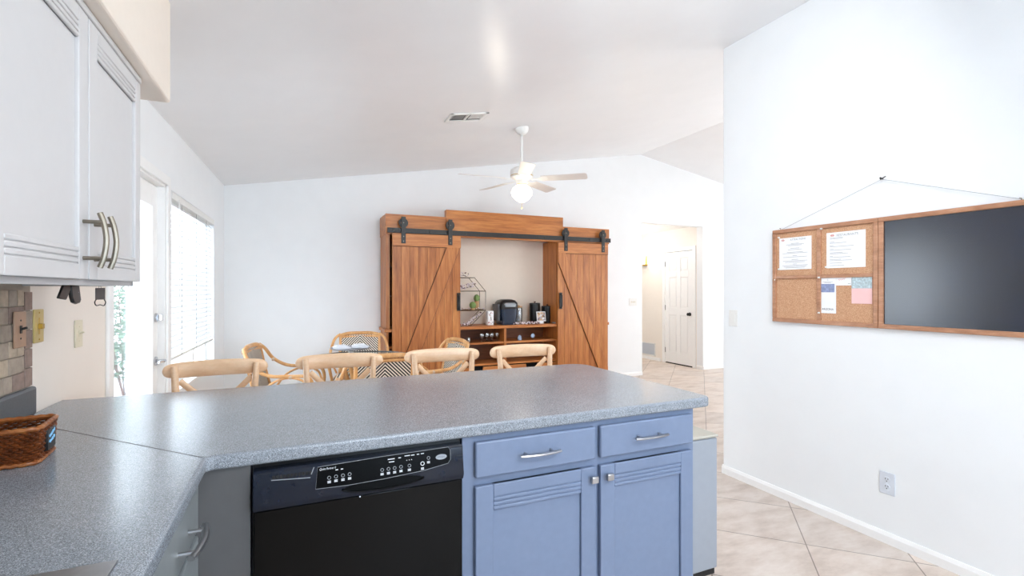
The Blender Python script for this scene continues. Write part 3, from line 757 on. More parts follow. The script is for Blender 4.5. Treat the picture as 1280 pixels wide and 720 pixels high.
obj('chalk_writing', mb, plain('blue_chalk', '#8FC4E8', .8), tg)
mb = MB(Matrix.Translation((-.74, 1.60, CT + .046)) @ Matrix.Rotation(R(12), 4, 'Y'))
mb.box(-.035, .035, -.004, .004, -.04, .048); single('paper_packet', mb, 'paper', 'white paper packet standing inside the wicker basket', 'packet', (-.74, 1.60, CT + .006), bevel=.002)

# ------------------------------------------------------------------ crossback stools
def make_stool(label):
    t = thing('crossback_stool', label, 'stool', group='crossback stools along the peninsula')
    mb = MB(); n = 28; rings = []
    for i in range(n + 1):
        q = -math.cos(PI * i / n); x = .222 * q; y = .215 + .022 * (1 - q * q); hgt = .040 * (1 - .10 * q * q); e = math.sqrt(max(.004, 1 - abs(q) ** 12))
        ring = []
        for k in range(14):
            a = 2 * PI * k / 14; ring.append(mb.v((x, y + .017 * e * math.cos(a), .963 + hgt * e * math.sin(a) + .004 * (1 - q * q))))
        rings.append(ring)
    for A, B in zip(rings, rings[1:]):
        for k in range(14): mb.f([A[k], A[(k + 1) % 14], B[(k + 1) % 14], B[k]])
    mb.f(rings[0][::-1]); mb.f(rings[-1]); obj('top_rail', mb, 'stool_wood', t, angle=60)
    for s in (-1, 1):
        mb = MB(); mb.tube([(.172 * s, .192, .988), (.166 * s, .184, .90), (.158 * s, .170, .72), (.165 * s, .165, .60), (.19 * s, .20, .25), (.205 * s, .225, 0)], [.0165, .0185, .019, .019, .018, .015], 10, smooth=4, flat=.85); p = obj('back_post', mb, 'stool_wood', t, angle=60)
        mb = MB(); mb.lathe([(0, -.004), (.005, -.003), (.006, 0)], (.170 * s, .178, .962), 'y', 10); obj('bolt', mb, 'nickel', p)
        mb = MB(); mb.tube([(.158 * s, -.15, .61), (.18 * s, -.185, .28), (.195 * s, -.205, 0)], [.019, .018, .014], 10, smooth=4); obj('front_leg', mb, 'stool_wood', t)
        mb = MB(); y = .198 + .006 * s
        pts = [(.150 * s, y, .918), (.08 * s, y + .014, .845), (0, y + .016, .775), (-.08 * s, y + .008, .705), (-.15 * s, y - .022, .635)]
        mb.tube(pts, .014, 8, smooth=4, flat=.42); obj('cross_brace', mb, 'stool_wood', t, angle=60)
    mb = MB(); mb.prism([(x, y, .615) for x, y in rc(.15, .13, .055, 0, 90) + rc(-.15, .13, .055, 90, 180) + rc(-.15, -.15, .055, 180, 270) + rc(.15, -.15, .055, 270, 360)], (0, 0, .035)); obj('seat', mb, 'rattan', t, bevel=.010, seg=3)
    mb = MB()
    for z, pts in ((.27, [(.185, .2), (-.185, .2)]), (.22, [(.185, -.19), (-.185, -.19)])): mb.tube([(x, y, z) for x, y in pts], .011, 8)
    for s in (-1, 1): mb.tube([(.185 * s, -.185, .30), (.185 * s, .195, .30)], .011, 8)
    obj('foot_rail', mb, 'stool_wood', t)
    return t
sl = ['crossback stool standing nearest the glass door at the peninsula', 'pale crossback stool second from the glass door along the peninsula',
      'pale crossback stool third from the glass door along the peninsula', 'pale crossback stool at the open end of the peninsula']
sx = [-.352, .196, .765, 1.285]; srz = [R(2), R(-4), R(-3), R(-3)]
st0 = make_stool(sl[0])
for i in range(4):
    o = st0 if i == 0 else dup(st0, (0, 0, 0), 0, sl[i])
    o.location = (sx[i], 2.545, 0); o.rotation_euler = (0, 0, srz[i])

# ------------------------------------------------------------------ dining table
TC = (.52, 4.66)
tb = thing('dining_table', 'round glass-topped dining table on a bundled rattan pole base', 'table', (TC[0], TC[1], 0))
mb = MB(); mb.lathe([(0, .713), (.495, .713), (.50, .716), (.50, .722), (.495, .725), (0, .725)], n=64); obj('glass_top', mb, 'table_glass', tb)
mb = MB(); mb.lathe([(.498, .712), (.503, .715), (.503, .723), (.498, .726), (.496, .719), (.498, .712)], n=64); obj('rim_band', mb, plain('dark_metal_rim', '#6E6A68', .3, .5), tb)
mb = MB()
for k in range(12):
    a = 2 * PI * k / 12
    mb.tube([(.17 * math.cos(a), .17 * math.sin(a), .0), (.085 * math.cos(a + .25), .085 * math.sin(a + .25), .36), (.18 * math.cos(a + .5), .18 * math.sin(a + .5), .711)], .017, 8, smooth=6)
obj('pole_base', mb, 'rattan', tb)
mb = MB(); mb.lathe([(.095, .34), (.105, .345), (.105, .375), (.095, .38)], n=24); obj('binding', mb, 'rattan', tb)
# footed tray with napkins
t = thing('footed_tray', 'round footed tray carrying white napkins on the glass dining table', 'tray', (TC[0] - .07, TC[1] + .03, .725))
mb = MB(); mb.lathe([(0, 0), (.055, 0), (.05, .008), (.022, .02), (.022, .07), (.05, .078), (0, .078)], n=24); obj('pedestal', mb, 'porcelain', t)
mb = MB(); mb.lathe([(0, .078), (.165, .082), (.18, .090), (.18, .096), (.165, .088), (0, .084)], n=40); obj('dish', mb, plain('pewter_dish', '#9C9CA3', .3, .4, var=.05), t)
for i, (dx, dy, rz, lab) in enumerate(((-.082, -.02, .1, 'folded white napkin on the side of the tray toward the window'), (.082, .01, -.1, 'folded white napkin on the side of the tray toward the wall unit'))):
    mb = MB(); z0 = 0
    mb.prism([(-.07, -.05, 0), (.07, -.05, 0), (.078, -.05, .010), (.02, -.05, .026), (-.075, -.05, .020)], (0, .10, 0))
    mb.prism([(-.055, -.045, .022), (.02, -.045, .026), (.06, -.045, .018), (.03, -.045, .036), (-.06, -.045, .032)], (0, .09, 0))
    o = obj('folded_napkin', mb, 'linen', bevel=.003); o.location = (TC[0] - .07 + dx, TC[1] + .03 + dy, .8125); o.rotation_euler = (0, 0, rz); tag(o, lab, 'napkin', 'napkins on the footed tray')

# ------------------------------------------------------------------ rattan armchairs
def make_armchair(label):
    t = thing('rattan_armchair', label, 'chair', group='rattan armchairs around the glass table')
    Yb = lambda z: -.20 - .10 * (z - .42) / .46        # tilted back plane
    pw = .205
    mb = MB(); mb.prism([(-pw, Yb(.45) + .004, .45), (pw, Yb(.45) + .004, .45), (pw, Yb(.85) + .004, .85), (-pw, Yb(.85) + .004, .85)], (0, -.008, .0)); obj('woven_back', mb, 'chevron', t)
    mb = MB(); mb.tube([(-pw - .01, Yb(.845), .845), (-pw * .6, Yb(.872), .868), (0, Yb(.875) - .012, .870), (pw * .6, Yb(.872), .868), (pw + .01, Yb(.845), .845)], .019, 10, smooth=5); obj('top_rail', mb, 'rattan', t)
    mb = MB(); mb.tube([(-pw, Yb(.832), .832), (0, Yb(.836) - .010, .836), (pw, Yb(.832), .832)], .014, 10, smooth=5); obj('second_rail', mb, 'rattan', t)
    mb = MB(); mb.tube([(-pw, Yb(.46), .46), (0, Yb(.46) - .008, .46), (pw, Yb(.46), .46)], .013, 8, smooth=5); obj('lower_rail', mb, 'rattan', t)
    for s in (-1, 1):
        mb = MB(); mb.tube([(s * pw, Yb(.865), .865), (s * pw, Yb(.60), .60), (s * pw, Yb(.44), .44), (s * (pw + .01), -.235, .20), (s * (pw + .02), -.27, 0)], [.014, .016, .016, .015, .014], 10, smooth=4); obj('back_post', mb, 'rattan', t)
        # arm loop sweeping from the top of the back down and forward, then to the front leg
        mb = MB(); mb.tube([(s * pw, Yb(.86), .862), (s * (pw + .055), Yb(.80) + .02, .815), (s * (pw + .085), -.20, .72), (s * (pw + .09), -.08, .655), (s * (pw + .085), .08, .645), (s * (pw + .07), .20, .635), (s * (pw + .055), .245, .56), (s * (pw + .035), .235, .42), (s * (pw + .04), .25, .20), (s * (pw + .045), .26, 0)], .0145, 10, smooth=5); obj('arm', mb, 'rattan', t)
        mb = MB(); mb.tube([(s * (pw + .04), .235, .46), (s * (pw + .075), .19, .59), (s * (pw + .08), .06, .633), (s * (pw + .07), -.08, .58), (s * (pw + .03), -.17, .46)], .010, 8, smooth=5); obj('arm_arch', mb, 'rattan', t)
        mb = MB()
        for y, z, q in ((.08, .640, .083), (-.20, .715, .083), (Yb(.84), .84, .012)): mb.lathe([(.018, -.012), (.0195, 0), (.018, .012)], (s * (pw + q), y, z), 'y', 12)
        obj('binding', mb, plain('pale_binding', '#CDB49A', .4), t)
    mb = MB(); mb.prism([(x, y, .435) for x, y in rc(.19, .19, .05, 0, 90) + rc(-.19, .19, .05, 90, 180) + rc(-.18, -.18, .03, 180, 270) + rc(.18, -.18, .03, 270, 360)], (0, 0, .02)); obj('woven_seat', mb, 'chevron', t)
    mb = MB(); mb.tube([(x, y, .437) for x, y in rc(.19, .19, .06, 0, 90, 4) + rc(-.19, .19, .06, 90, 180, 4) + rc(-.18, -.18, .04, 180, 270, 4) + rc(.18, -.18, .04, 270, 360, 4)], .015, 8, closed=True); obj('seat_rail', mb, 'rattan', t)
    return t
ch = [((-.36, 4.70), (1, -.22), 'rattan armchair on the window side of the glass table'),
      ((.634, 5.60), (-.16, -1), 'rattan armchair on the far side of the glass table, facing the kitchen'),
      ((.585, 3.60), (-.04, 1), 'rattan armchair with its back to the peninsula'),
      ((1.405, 4.46), (-1, -.15), 'rattan armchair on the side of the glass table in front of the wall unit doors')]
c0 = make_armchair(ch[0][2])
for i, (bp, f, lab) in enumerate(ch):
    fv = Vector((f[0], f[1], 0)).normalized(); o = c0 if i == 0 else dup(c0, (0, 0, 0), 0, lab)
    p = Vector((bp[0], bp[1], 0)) + fv * .30
    o.location = p; o.rotation_euler = (0, 0, math.atan2(fv.y, fv.x) - PI / 2)

# ------------------------------------------------------------------ barn-door wall unit
wu = thing('wall_unit', 'wide wooden wall unit with two sliding barn doors on a black rail', 'cabinet', (2.49, 6.0, 0), world=True)
UX0, UX1, UY0, UY1 = .944, 4.04, 5.78, 6.185
NX0, NX1 = 1.70, 3.205
for x0, x1 in ((UX0, UX0 + .03), (UX1 - .03, UX1)):
    mb = MB(); mb.box(x0, x1, UY0 + .02, UY1, .89, 2.01); obj('side_panel', mb, 'wood_v', wu, bevel=.002)
for x0, x1 in ((NX0 - .04, NX0), (NX1, NX1 + .04)):
    mb = MB(); mb.box(x0, x1, UY0, UY1, .89, 2.01); obj('side_panel', mb, 'wood_v', wu, bevel=.002)
for x0, x1 in ((UX0, UX0 + .045), (UX1 - .045, UX1)):
    mb = MB(); mb.box(x0, x1, UY0, UY0 + .0195, .89, 2.01); obj('front_stile', mb, 'wood_v', wu, bevel=.002)
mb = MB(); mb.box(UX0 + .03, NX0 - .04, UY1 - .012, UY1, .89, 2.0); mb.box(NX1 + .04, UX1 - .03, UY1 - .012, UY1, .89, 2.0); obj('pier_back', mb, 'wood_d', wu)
mb = MB()
for z in (1.25, 1.62):
    mb.box(UX0 + .03, NX0 - .04, UY0 + .03, UY1 - .012, z, z + .022); mb.box(NX1 + .04, UX1 - .03, UY0 + .03, UY1 - .012, z, z + .022)
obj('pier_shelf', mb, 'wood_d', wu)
# headers
HB = 1.995
for a, b, z1, dy in ((UX0 - .008, 1.665, 2.235, 0), (3.285, UX1 + .008, 2.205, 0)):
    mb = MB(); mb.box(a, b, UY0 - .02, UY1, HB, z1); obj('side_header', mb, 'wood_h', wu, bevel=.003)
mb = MB(); mb.box(1.667, 3.283, UY0 + .052, UY1, HB + .12, HB + .15); obj('top_board', mb, 'wood_h', wu)
mb = MB(); mb.box(NX0, NX1, UY1 - .010, UY1 - .002, .89, HB + .12); obj('niche_tint_panel', mb, plain('warm_bounce_cream', '#F1E6D8', .6, var=.01), wu)  # panel added over the wall; its cream stands in for warm bounced light
mb = MB(); mb.box(1.66, 3.29, UY0 - .035, UY0 + .05, HB, 2.325); obj('centre_header', mb, 'wood_h', wu, bevel=.003)
# base with open shelves
mb = MB(); mb.box(UX0 - .02, UX1 + .004, UY0 - .025, UY1, .852, .89); obj('console_top', mb, 'wood_h', wu, bevel=.004)
for x0, x1 in ((UX0, UX0 + .03), (NX0 - .04, NX0), (2.44, 2.472), (NX1, NX1 + .04), (UX1 - .03, UX1)):
    mb = MB(); mb.box(x0, x1, UY0, UY1 - .012, .06, .852); obj('upright', mb, 'wood_v', wu, bevel=.002)
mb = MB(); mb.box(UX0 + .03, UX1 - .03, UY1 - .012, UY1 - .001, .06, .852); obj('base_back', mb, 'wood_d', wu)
mb = MB()
for z in (.655, .385, .08):
    for a, b in ((UX0 + .03, NX0 - .04), (NX0, 2.44), (2.472, NX1), (NX1 + .04, UX1 - .03)): mb.box(a, b, UY0 + .012, UY1 - .012, z, z + .025)
obj('base_shelf', mb, 'wood_h', wu, bevel=.002)
mb = MB(); mb.box(UX0 + .02, UX1 - .02, UY0 + .03, UY1, 0, .06); obj('plinth', mb, 'wood_d', wu)
for a, b in ((NX0 + .006, 2.434), (2.478, NX1 - .006)):
    w = b - a; z0, z1, n0 = .11, .372, .30
    mb = MB(); mb.prism([(a, UY0 + .002, z0), (b, UY0 + .002, z0), (b, UY0 + .002, z1), (a + w * .62, UY0 + .002, z1), (a + w * .60, UY0 + .002, n0), (a + w * .40, UY0 + .002, n0), (a + w * .38, UY0 + .002, z1), (a, UY0 + .002, z1)], (0, .02, 0)); obj('drawer_front', mb, 'wood_h', wu)
    mb = MB(); mb.box(a + .01, b - .01, UY0 + .1, UY0 + .11, z0, .38); obj('drawer_inside', mb, 'gap', wu)
# doors
RY = UY0 - .055
mb = MB(); mb.box(.950, 4.045, RY - .006, RY + .004, 2.012, 2.070)
rl = obj('sliding_rail', mb, 'iron', wu, bevel=.001)
mb = MB()
for x in (1.02, 1.45, 1.66, 1.90, 2.5, 3.0, 3.35, 3.70, 3.98): mb.lathe([(0, -.010), (.010, -.007), (.012, 0)], (x, RY - .006, 2.041), 'y', 8); mb.cyl((x, RY + .004, 2.041), .011, UY0 - .02 - RY - .004, 'y', 8)
obj('rail_bolts', mb, 'iron', rl)
DYF, DYB = RY - .030, RY + .012   # door faces
def barn_door(x0, x1, zt, diag, straps, hx):
    zb = .06
    d = MB(); n = 8; w = (x1 - x0) / n
    for i in range(n): d.box(x0 + i * w + .0012, x0 + (i + 1) * w - .0012, DYF + .018, DYB, zb, zt)
    door = obj('barn_door', d, 'wood_v', wu, bevel=.0015)
    d = MB(); d.box(x0 + .002, x1 - .002, DYF + .021, DYB - .002, zb + .002, zt - .002); obj('plank_backing', d, 'stain', door)
    d = MB(); d.box(x0 + .001, x1 - .001, DYF + .004, DYF + .018, zt - .149, zt - .144); d.box(x0 + .001, x1 - .001, DYF + .004, DYF + .018, zb + .149, zb + .154); obj('rail_seam', d, 'stain', door)
    for za, zb_ in ((zt - .145, zt), (zb, zb + .15)):
        d = MB(); d.box(x0, x1, DYF, DYF + .018, za, zb_); obj('door_rail', d, 'wood_h', door, bevel=.002)
    a = Vector((diag[0], DYF + .009, zt - .145)); b = Vector((diag[1], DYF + .009, zb + .15)); s = math.copysign(.082, a.x - b.x) if False else .082
    xa0, xa1, xb0, xb1 = a.x - s, a.x + s, b.x - s, b.x + s
    clampx = lambda v: min(max(v, x0 + .001), x1 - .001)
    pts = [(xa0, a.z), (xa1, a.z), (xb1, b.z), (xb0, b.z)]
    # clip the brace to the door edges
    def clip(poly, xlim, keep_less):
        out = []
        for i in range(len(poly)):
            p, q = poly[i], poly[(i + 1) % len(poly)]
            ip = (p[0] <= xlim) == keep_less or p[0] == xlim; iq = (q[0] <= xlim) == keep_less or q[0] == xlim
            if ip: out.append(p)
            if ip != iq: tt = (xlim - p[0]) / (q[0] - p[0]); out.append((xlim, p[1] + tt * (q[1] - p[1])))
        return out
    pts = clip(clip(pts, x1 - .001, True), x0 + .001, False)
    e_ = .006
    sp2 = clip(clip([(xa0 - e_, a.z), (xa1 + e_, a.z), (xb1 + e_, b.z), (xb0 - e_, b.z)], x1 - .002, True), x0 + .002, False)
    d = MB(); d.prism([(x, DYF + .010, z) for x, z in sp2], (0, .0085, 0)); obj('brace_seam', d, 'stain', door)
    d = MB(); d.prism([(x, DYF + .001, z) for x, z in pts], (0, .018, 0))
    ang = math.atan2(b.x - a.x, b.z - a.z)
    obj('diagonal_brace', d, wood('pine_brace_grain', '#8A4A1E', '#B77036', '#D28F4E', (7, 7, .55), (0, -ang + PI, 0)), door, bevel=.002)
    for sxp in straps:
        d = MB(); d.box(sxp - .026, sxp + .026, DYF - .007, DYF, zt - .115, zt + .195); h = obj('hanger_strap', d, 'iron', door, bevel=.002)
        d = MB(); d.lathe([(.030, 0), (.054, 0), (.056, .006), (.052, .010), (.056, .014), (.054, .020), (.030, .020)], (sxp, DYF + .001, zt + .125), 'y', 24)
        d.cyl((sxp, DYF + .001, zt + .125), .014, .020, 'y', 12)
        for k in range(5): a_ = 2 * PI * k / 5; d.bar((sxp, DYF + .011, zt + .125), (sxp + .04 * math.cos(a_), DYF + .011, zt + .125 + .04 * math.sin(a_)), .010, .014, up=(0, 1, 0))
        obj('roller_wheel', d, 'iron', h)
        d = MB()
        for z in (zt + .125, zt - .035, zt - .09): d.lathe([(0, -.006), (.006, -.004), (.007, 0)], (sxp, DYF - .007, z), 'y', 8)
        obj('strap_bolts', d, 'nickel', h)
    d = MB(); d.box(hx - .022, hx + .022, DYF - .004, DYF, 1.09, 1.31); d.tube([(hx, DYF - .002, 1.11), (hx, DYF - .035, 1.125), (hx, DYF - .035, 1.275), (hx, DYF - .002, 1.29)], .009, 8); obj('pull_handle', d, 'iron', door)
barn_door(1.003, 1.829, 2.004, (1.735, 1.095), (1.13, 1.695), 1.80)
barn_door(3.19, 3.985, 1.985, (3.22, 3.93), (3.305, 3.90), 3.225)

# ------------------------------------------------------------------ things on the console (top .89)
KT = .89
# wire house rack
x1 = at_y(607, 380, 5.84).x; x0 = x1 - .52; yf, yb = 5.84, 6.06
def zz(px, py, Y=5.84): return at_y(px, py, Y).z
ze, zs, zr = zz(607, 364), zz(607, 388), zz(593, 347); xr1 = at_y(593, 347, 5.84).x; xr0 = x0 + (x1 - xr1)
t = thing('wire_house_rack', 'house-shaped thin wire rack standing on crossed legs on the wall unit', 'rack', ((x0 + x1) / 2, 5.95, KT), world=True)
mb = MB()
for y in (yf, yb):
    mb.tube([(x0, y, zs), (x0, y, ze), (xr0, y, zr), (xr1, y, zr), (x1, y, ze), (x1, y, zs), (x0, y, zs)], .0042, 6)
    mb.tube([(x0, y, ze), (x1, y, ze)], .0042, 6)
for x, z in ((x0, zs), (x1, zs), (x0, ze), (x1, ze), (xr0, zr), (xr1, zr)): mb.tube([(x, yf, z), (x, yb, z)], .0042, 6)
obj('frame', mb, plain('bronze_wire', '#6A5842', .4, .4), t)
M['bronze'] = plain('bronze_wire_leg', '#6A5842', .4, .4)
for xa, xb in ((x1, x1 - .20), (x0, x0 + .20)):
    mb = MB()
    for y in (yf, yb): mb.tube([(xa, y, zs), (xb, y, KT + .003)], .004, 6)
    mb.tube([(xb, yf, KT + .004), (xb, yb, KT + .004)], .004, 6); obj('leg', mb, 'bronze', t)
for nm, z in (('lower_shelf', zs), ('upper_shelf', ze)):
    mb = MB()
    for i in range(9): y = yf + (yb - yf) * i / 8; mb.tube([(x0, y, z + .0045), (x1, y, z + .0045)], .0018, 5)
    obj(nm, mb, plain('bronze_wire_shelf', '#6A5842', .4, .4), t)
def ellip(mb, c, rx, ry, rz_, ribs=0, n=24, m=12):
    c = Vector(c); rings = []
    for i in range(m + 1):
        b = PI * i / m
        if i in (0, m): rings.append([mb.v(c + Vector((0, 0, -rz_ * math.cos(b))))]); continue
        rings.append([])
        for k in range(n):
            a = 2 * PI * k / n; g = 1 + (.06 * math.cos(a * ribs) if ribs else 0)
            rings[-1].append(mb.v(c + Vector((rx * g * math.sin(b) * math.cos(a), ry * g * math.sin(b) * math.sin(a), -rz_ * math.cos(b)))))
    for A, B in zip(rings, rings[1:]):
        for k in range(n):
            k2 = (k + 1) % n
            if len(A) == 1: mb.f([A[0], B[k2], B[k]])
            elif len(B) == 1: mb.f([A[k], A[k2], B[0]])
            else: mb.f([A[k], A[k2], B[k2], B[k]])
for px, top, bh, r, ph, yy, lab in ((596, 368.2, .085, .039, .075, 5.96, 'taller round green cactus in a tan pot on the wire rack'), (591, 377.3, .080, .041, .028, 5.88, 'shorter round green cactus in a low tan pot on the wire rack')):
    x = at_y(px, 380, yy).x; zt_ = at_y(px, top, yy).z; zb_ = zs + .007
    t = thing('potted_cactus', lab, 'cactus', (x, yy, zb_), group='cacti on the wire rack')
    hpot = max(.02, zt_ - zb_ - bh)
    mb = MB(); mb.lathe([(0, 0), (r * .62, 0), (r * .8, hpot), (r * .74, hpot), (r * .7, hpot - .008), (0, hpot - .008)], n=20); obj('pot', mb, 'pot', t)
    mb = MB(); ellip(mb, (0, 0, zt_ - zb_ - bh / 2 - .004), r, r, bh / 2 + .006, 9, 36); obj('cactus_body', mb, 'green', t)
def garland(name, label, pts, n, spread, rb=.007, group='blossom garlands in the wall unit'):
    c = Vector(pts[0]); t = thing(name, label, 'garland', tuple(c), group=group)
    pts = [Vector(p) - c for p in pts]; P, _ = spline(pts, [1] * len(pts), 8)
    mb = MB(); mb.tube(P, .003, 5)
    tips = []
    for i in range(n):
        p = P[random.randrange(len(P))]; d = Vector((random.uniform(-1, 1), random.uniform(-.6, .6), random.uniform(-.05, 1))) * spread; tips.append(p + d)
        if i % 3 == 0: mb.tube([p, p + d], .0017, 4)
    obj('twig', mb, 'twig', t)
    for nm, mt, sel in (('blossoms', 'petal', lambda i: i % 5 < 4), ('berries', 'berry', lambda i: i % 5 == 4)):
        mb = MB()
        for i, q in enumerate(tips):
            if sel(i): mb.ball(q, rb * random.uniform(.7, 1.25), 7, 5)
        o = obj(nm, mb, mt, t); o['kind'] = 'stuff'
X_ = lambda px, y: at_y(px, 380, y).x
garland('blossom_garland', 'blossom sprig on the roof of the wire rack', [(x0 + .1, 5.95, zr + .01), (X_(578, 5.95), 5.95, zr + .03), (X_(583, 5.95), 5.95, zr + .012)], 34, .05)
garland('blossom_garland', 'white and pink blossom bunch on the upper shelf of the wire rack', [(x0 + .12, 5.93, ze + .012), (X_(577, 5.93), 5.93, ze + .03), (X_(590, 5.93), 5.93, ze + .06)], 110, .05, .009)
garland('blossom_garland', 'thin blossom sprig lying along the lower shelf of the wire rack', [(x0 + .1, 5.87, zs + .012), (X_(580, 5.87), 5.87, zs + .014), (X_(606, 5.87), 5.87, zs + .016)], 40, .018, .006)
garland('blossom_garland', 'blossom garland trailing under the wire rack on the console', [(X_(574, 5.80), 5.80, KT + .01), (X_(585, 5.82), 5.82, KT + .02), (X_(594, 5.9), 5.9, KT + .09), (X_(603, 5.95), 5.95, KT + .14)], 110, .028, .007)
garland('blossom_garland', 'blossom garland lying flat between the coffee maker and the canisters', [(X_(644, 5.80), 5.80, KT + .008), (X_(655, 5.81), 5.81, KT + .010), (X_(665, 5.80), 5.80, KT + .008), (X_(673, 5.82), 5.82, KT + .008)], 120, .025, .0075)
# patterned tumbler
t = thing('patterned_tumbler', 'white square tumbler with dark and red flower dots beside the wire rack', 'tumbler', (X_(612, 5.9), 5.9, KT))
mb = MB(); mb.prism([(-.042, -.042, 0), (.042, -.042, 0), (.042, .042, 0), (-.042, .042, 0)], (0, 0, .185)); b_ = obj('body', mb, 'porcelain', t, bevel=.008, seg=3)
for nm, mt in (('dark_dots', 'iron'), ('red_dots', 'red_print')):
    mb = MB()
    for i in range(11): mb.lathe([(0, -.002), (random.uniform(.004, .009), 0)], (random.uniform(-.032, .032), -.0415, random.uniform(.02, .17)), 'y', 8)
    obj(nm, mb, mt, b_)
# coffee maker
cmx, cmy = X_(633, 5.93), 5.94
t = thing('coffee_maker', 'black single-serve coffee maker on the wall unit console', 'coffee maker', (cmx, cmy, KT))
mb = MB()
def rrect(hx, hy, r, z, ox=0, oy=0): return [(x + ox, y + oy, z) for x, y in rc(hx - r, hy - r, r, 0, 90, 4) + rc(-hx + r, hy - r, r, 90, 180, 4) + rc(-hx + r, -hy + r, r, 180, 270, 4) + rc(hx - r, -hy + r, r, 270, 360, 4)]
def loft(mb, secs, cap=True):
    rs = [[mb.v(p) for p in s] for s in secs]; n = len(rs[0])
    for A, B in zip(rs, rs[1:]):
        for k in range(n): mb.f([A[k], A[(k + 1) % n], B[(k + 1) % n], B[k]])
    if cap: mb.f(rs[0][::-1]); mb.f(rs[-1])
loft(mb, [rrect(.098, .13, .03, 0), rrect(.10, .135, .03, .02), rrect(.10, .135, .03, .05)]); obj('base', mb, 'navy', t, angle=50)
mb = MB(); loft(mb, [rrect(.108, .07, .03, .05, 0, .06), rrect(.115, .08, .03, .22, 0, .05)]); obj('rear_housing', mb, 'black', t, angle=50)
mb = MB(); loft(mb, [rrect(.098, .095, .035, .05, 0, -.035), rrect(.112, .098, .035, .205, 0, -.035)]); obj('drip_bay', mb, 'navy', t, angle=50)
mb = MB(); loft(mb, [rrect(.118, .13, .04, .20), rrect(.125, .137, .045, .24), rrect(.122, .135, .05, .285), rrect(.10, .115, .05, .318), rrect(.06, .075, .045, .332)]); obj('brew_head', mb, 'black', t, angle=50)
mb = MB(); loft(mb, [rrect(.07, .012, .008, .235, 0, -.138), rrect(.082, .014, .008, .272, 0, -.138), rrect(.06, .012, .008, .288, 0, -.130)]); obj('lid_handle', mb, plain('grey_silver_plastic', '#9AA0A6', .3, .3), t, angle=50)
mb = MB(); loft(mb, [rrect(.018, .10, .012, .05, -.128, .03), rrect(.02, .10, .012, .27, -.128, .03)]); obj('water_tank', mb, plain('smoke_tank', '#54565A', .15), t, angle=50)
mb = MB(); mb.box(-.06, .06, -.133, -.128, .012, .04); obj('drip_tray', mb, 'iron', t)
# clear jar with lid beside it
t = thing('glass_jar', 'tall clear glass jar with tan lid behind the coffee maker', 'jar', (X_(648.5, 6.02), 6.02, KT))
mb = MB(); mb.lathe([(0, 0), (.045, 0), (.047, .01), (.047, .20), (.043, .215), (.041, .215), (.043, .20), (.043, .008), (0, .006)], n=24); obj('body', mb, 'clear', t)
mb = MB(); mb.lathe([(0, .216), (.047, .216), (.047, .232), (.015, .236), (.012, .246), (0, .248)], n=24); obj('lid', mb, 'pot', t)
# canisters
for px, yy, r, h, lab in ((668.5, 6.0, .072, .26, 'tall black canister with knob lid on the console'), (684, 6.03, .078, .215, 'shorter black canister behind the small photo print')):
    t = thing('canister', lab, 'canister', (X_(px, yy), yy, KT), group='black canisters on the console')
    mb = MB(); mb.lathe([(0, 0), (r * .98, 0), (r, .006), (r, h), (0, h)], n=32); obj('body', mb, 'black', t)
    mb = MB(); mb.lathe([(0, h + .001), (r * 1.03, h + .001), (r * 1.03, h + .012), (r * .9, h + .017), (0, h + .018)], n=32); ld_ = obj('lid', mb, 'iron', t)
    mb = MB(); mb.lathe([(.006, h + .017), (.007, h + .024), (.016, h + .030), (.014, h + .037), (0, h + .039)], n=16); obj('knob', mb, 'twig', ld_)
p0, p1 = X_(671.5, 5.86), X_(683.5, 5.86); cxp = (p0 + p1) / 2
t = thing('photo_print', 'small square white-bordered photo print leaning on the short canister', 'picture', (cxp, 5.865, KT))
mb = MB(); MW = Matrix.Rotation(R(-10), 4, 'X'); mb.M = MW; mb.box(-.068, .068, 0, .006, 0.03, .165); mb.box(-.03, .03, .001, .04, 0.0, .03); cdp = obj('card', mb, 'paper', t)
m_, nt, b = new_mat('multicolour_snapshot'); vr = N(nt, 'ShaderNodeTexVoronoi'); vr.inputs['Scale'].default_value = 38; nt.links.new(coords(nt), vr.inputs['Vector'])
sp = N(nt, 'ShaderNodeSeparateColor'); nt.links.new(vr.outputs['Color'], sp.inputs[0])
nt.links.new(ramp(nt, sp.outputs[0], [(.1, lin('#3A3238')), (.35, lin('#E6D9CC')), (.55, lin('#C99A5E')), (.75, lin('#9A93A8')), (.95, lin('#F1EDE8'))]), b.inputs['Base Color'])
mb = MB(MW); mb.box(-.058, .058, -.0012, .0, .042, .153); obj('snapshot', mb, m_, cdp)
mb = MB(); mb.box(X_(691, 5.83), X_(697, 5.83), 5.80, 5.86, KT, KT + .018); single('small_box', mb, 'box_grey', 'tiny flat grey box at the far end of the console', 'box', (X_(694, 5.83), 5.83, KT), bevel=.003)
# glassware on the shelves (top of shelf .68)
ST = .681
gl = None
glab = ['stemmed glass nearest the barn door in the row on the console shelf', 'second stemmed glass from the barn door on the console shelf', 'third stemmed glass from the barn door on the console shelf', 'stemmed glass nearest the divider in the row on the console shelf']
for i, px in enumerate((602, 608.5, 614.5, 621)):
    loc = (X_(px, 5.88 + .02 * (i % 2)), 5.88 + .02 * (i % 2), ST)
    if gl is None:
        gl = thing('stemmed_glass', glab[0], 'glass', loc, group='stemmed glasses on the console shelf')
        mb = MB(); mb.lathe([(0, 0), (.030, 0), (.028, .003), (.005, .006), (.005, .035), (0, .035)], n=20); obj('foot', mb, 'clear', gl)
        mb = MB(); mb.lathe([(.004, .035), (.024, .045), (.033, .065), (.032, .090), (.028, .104), (.026, .104), (.030, .088), (.030, .066), (.022, .049), (0, .040)], n=20); obj('bowl', mb, 'clear', gl)
    else: dup(gl, loc, 0, glab[i])
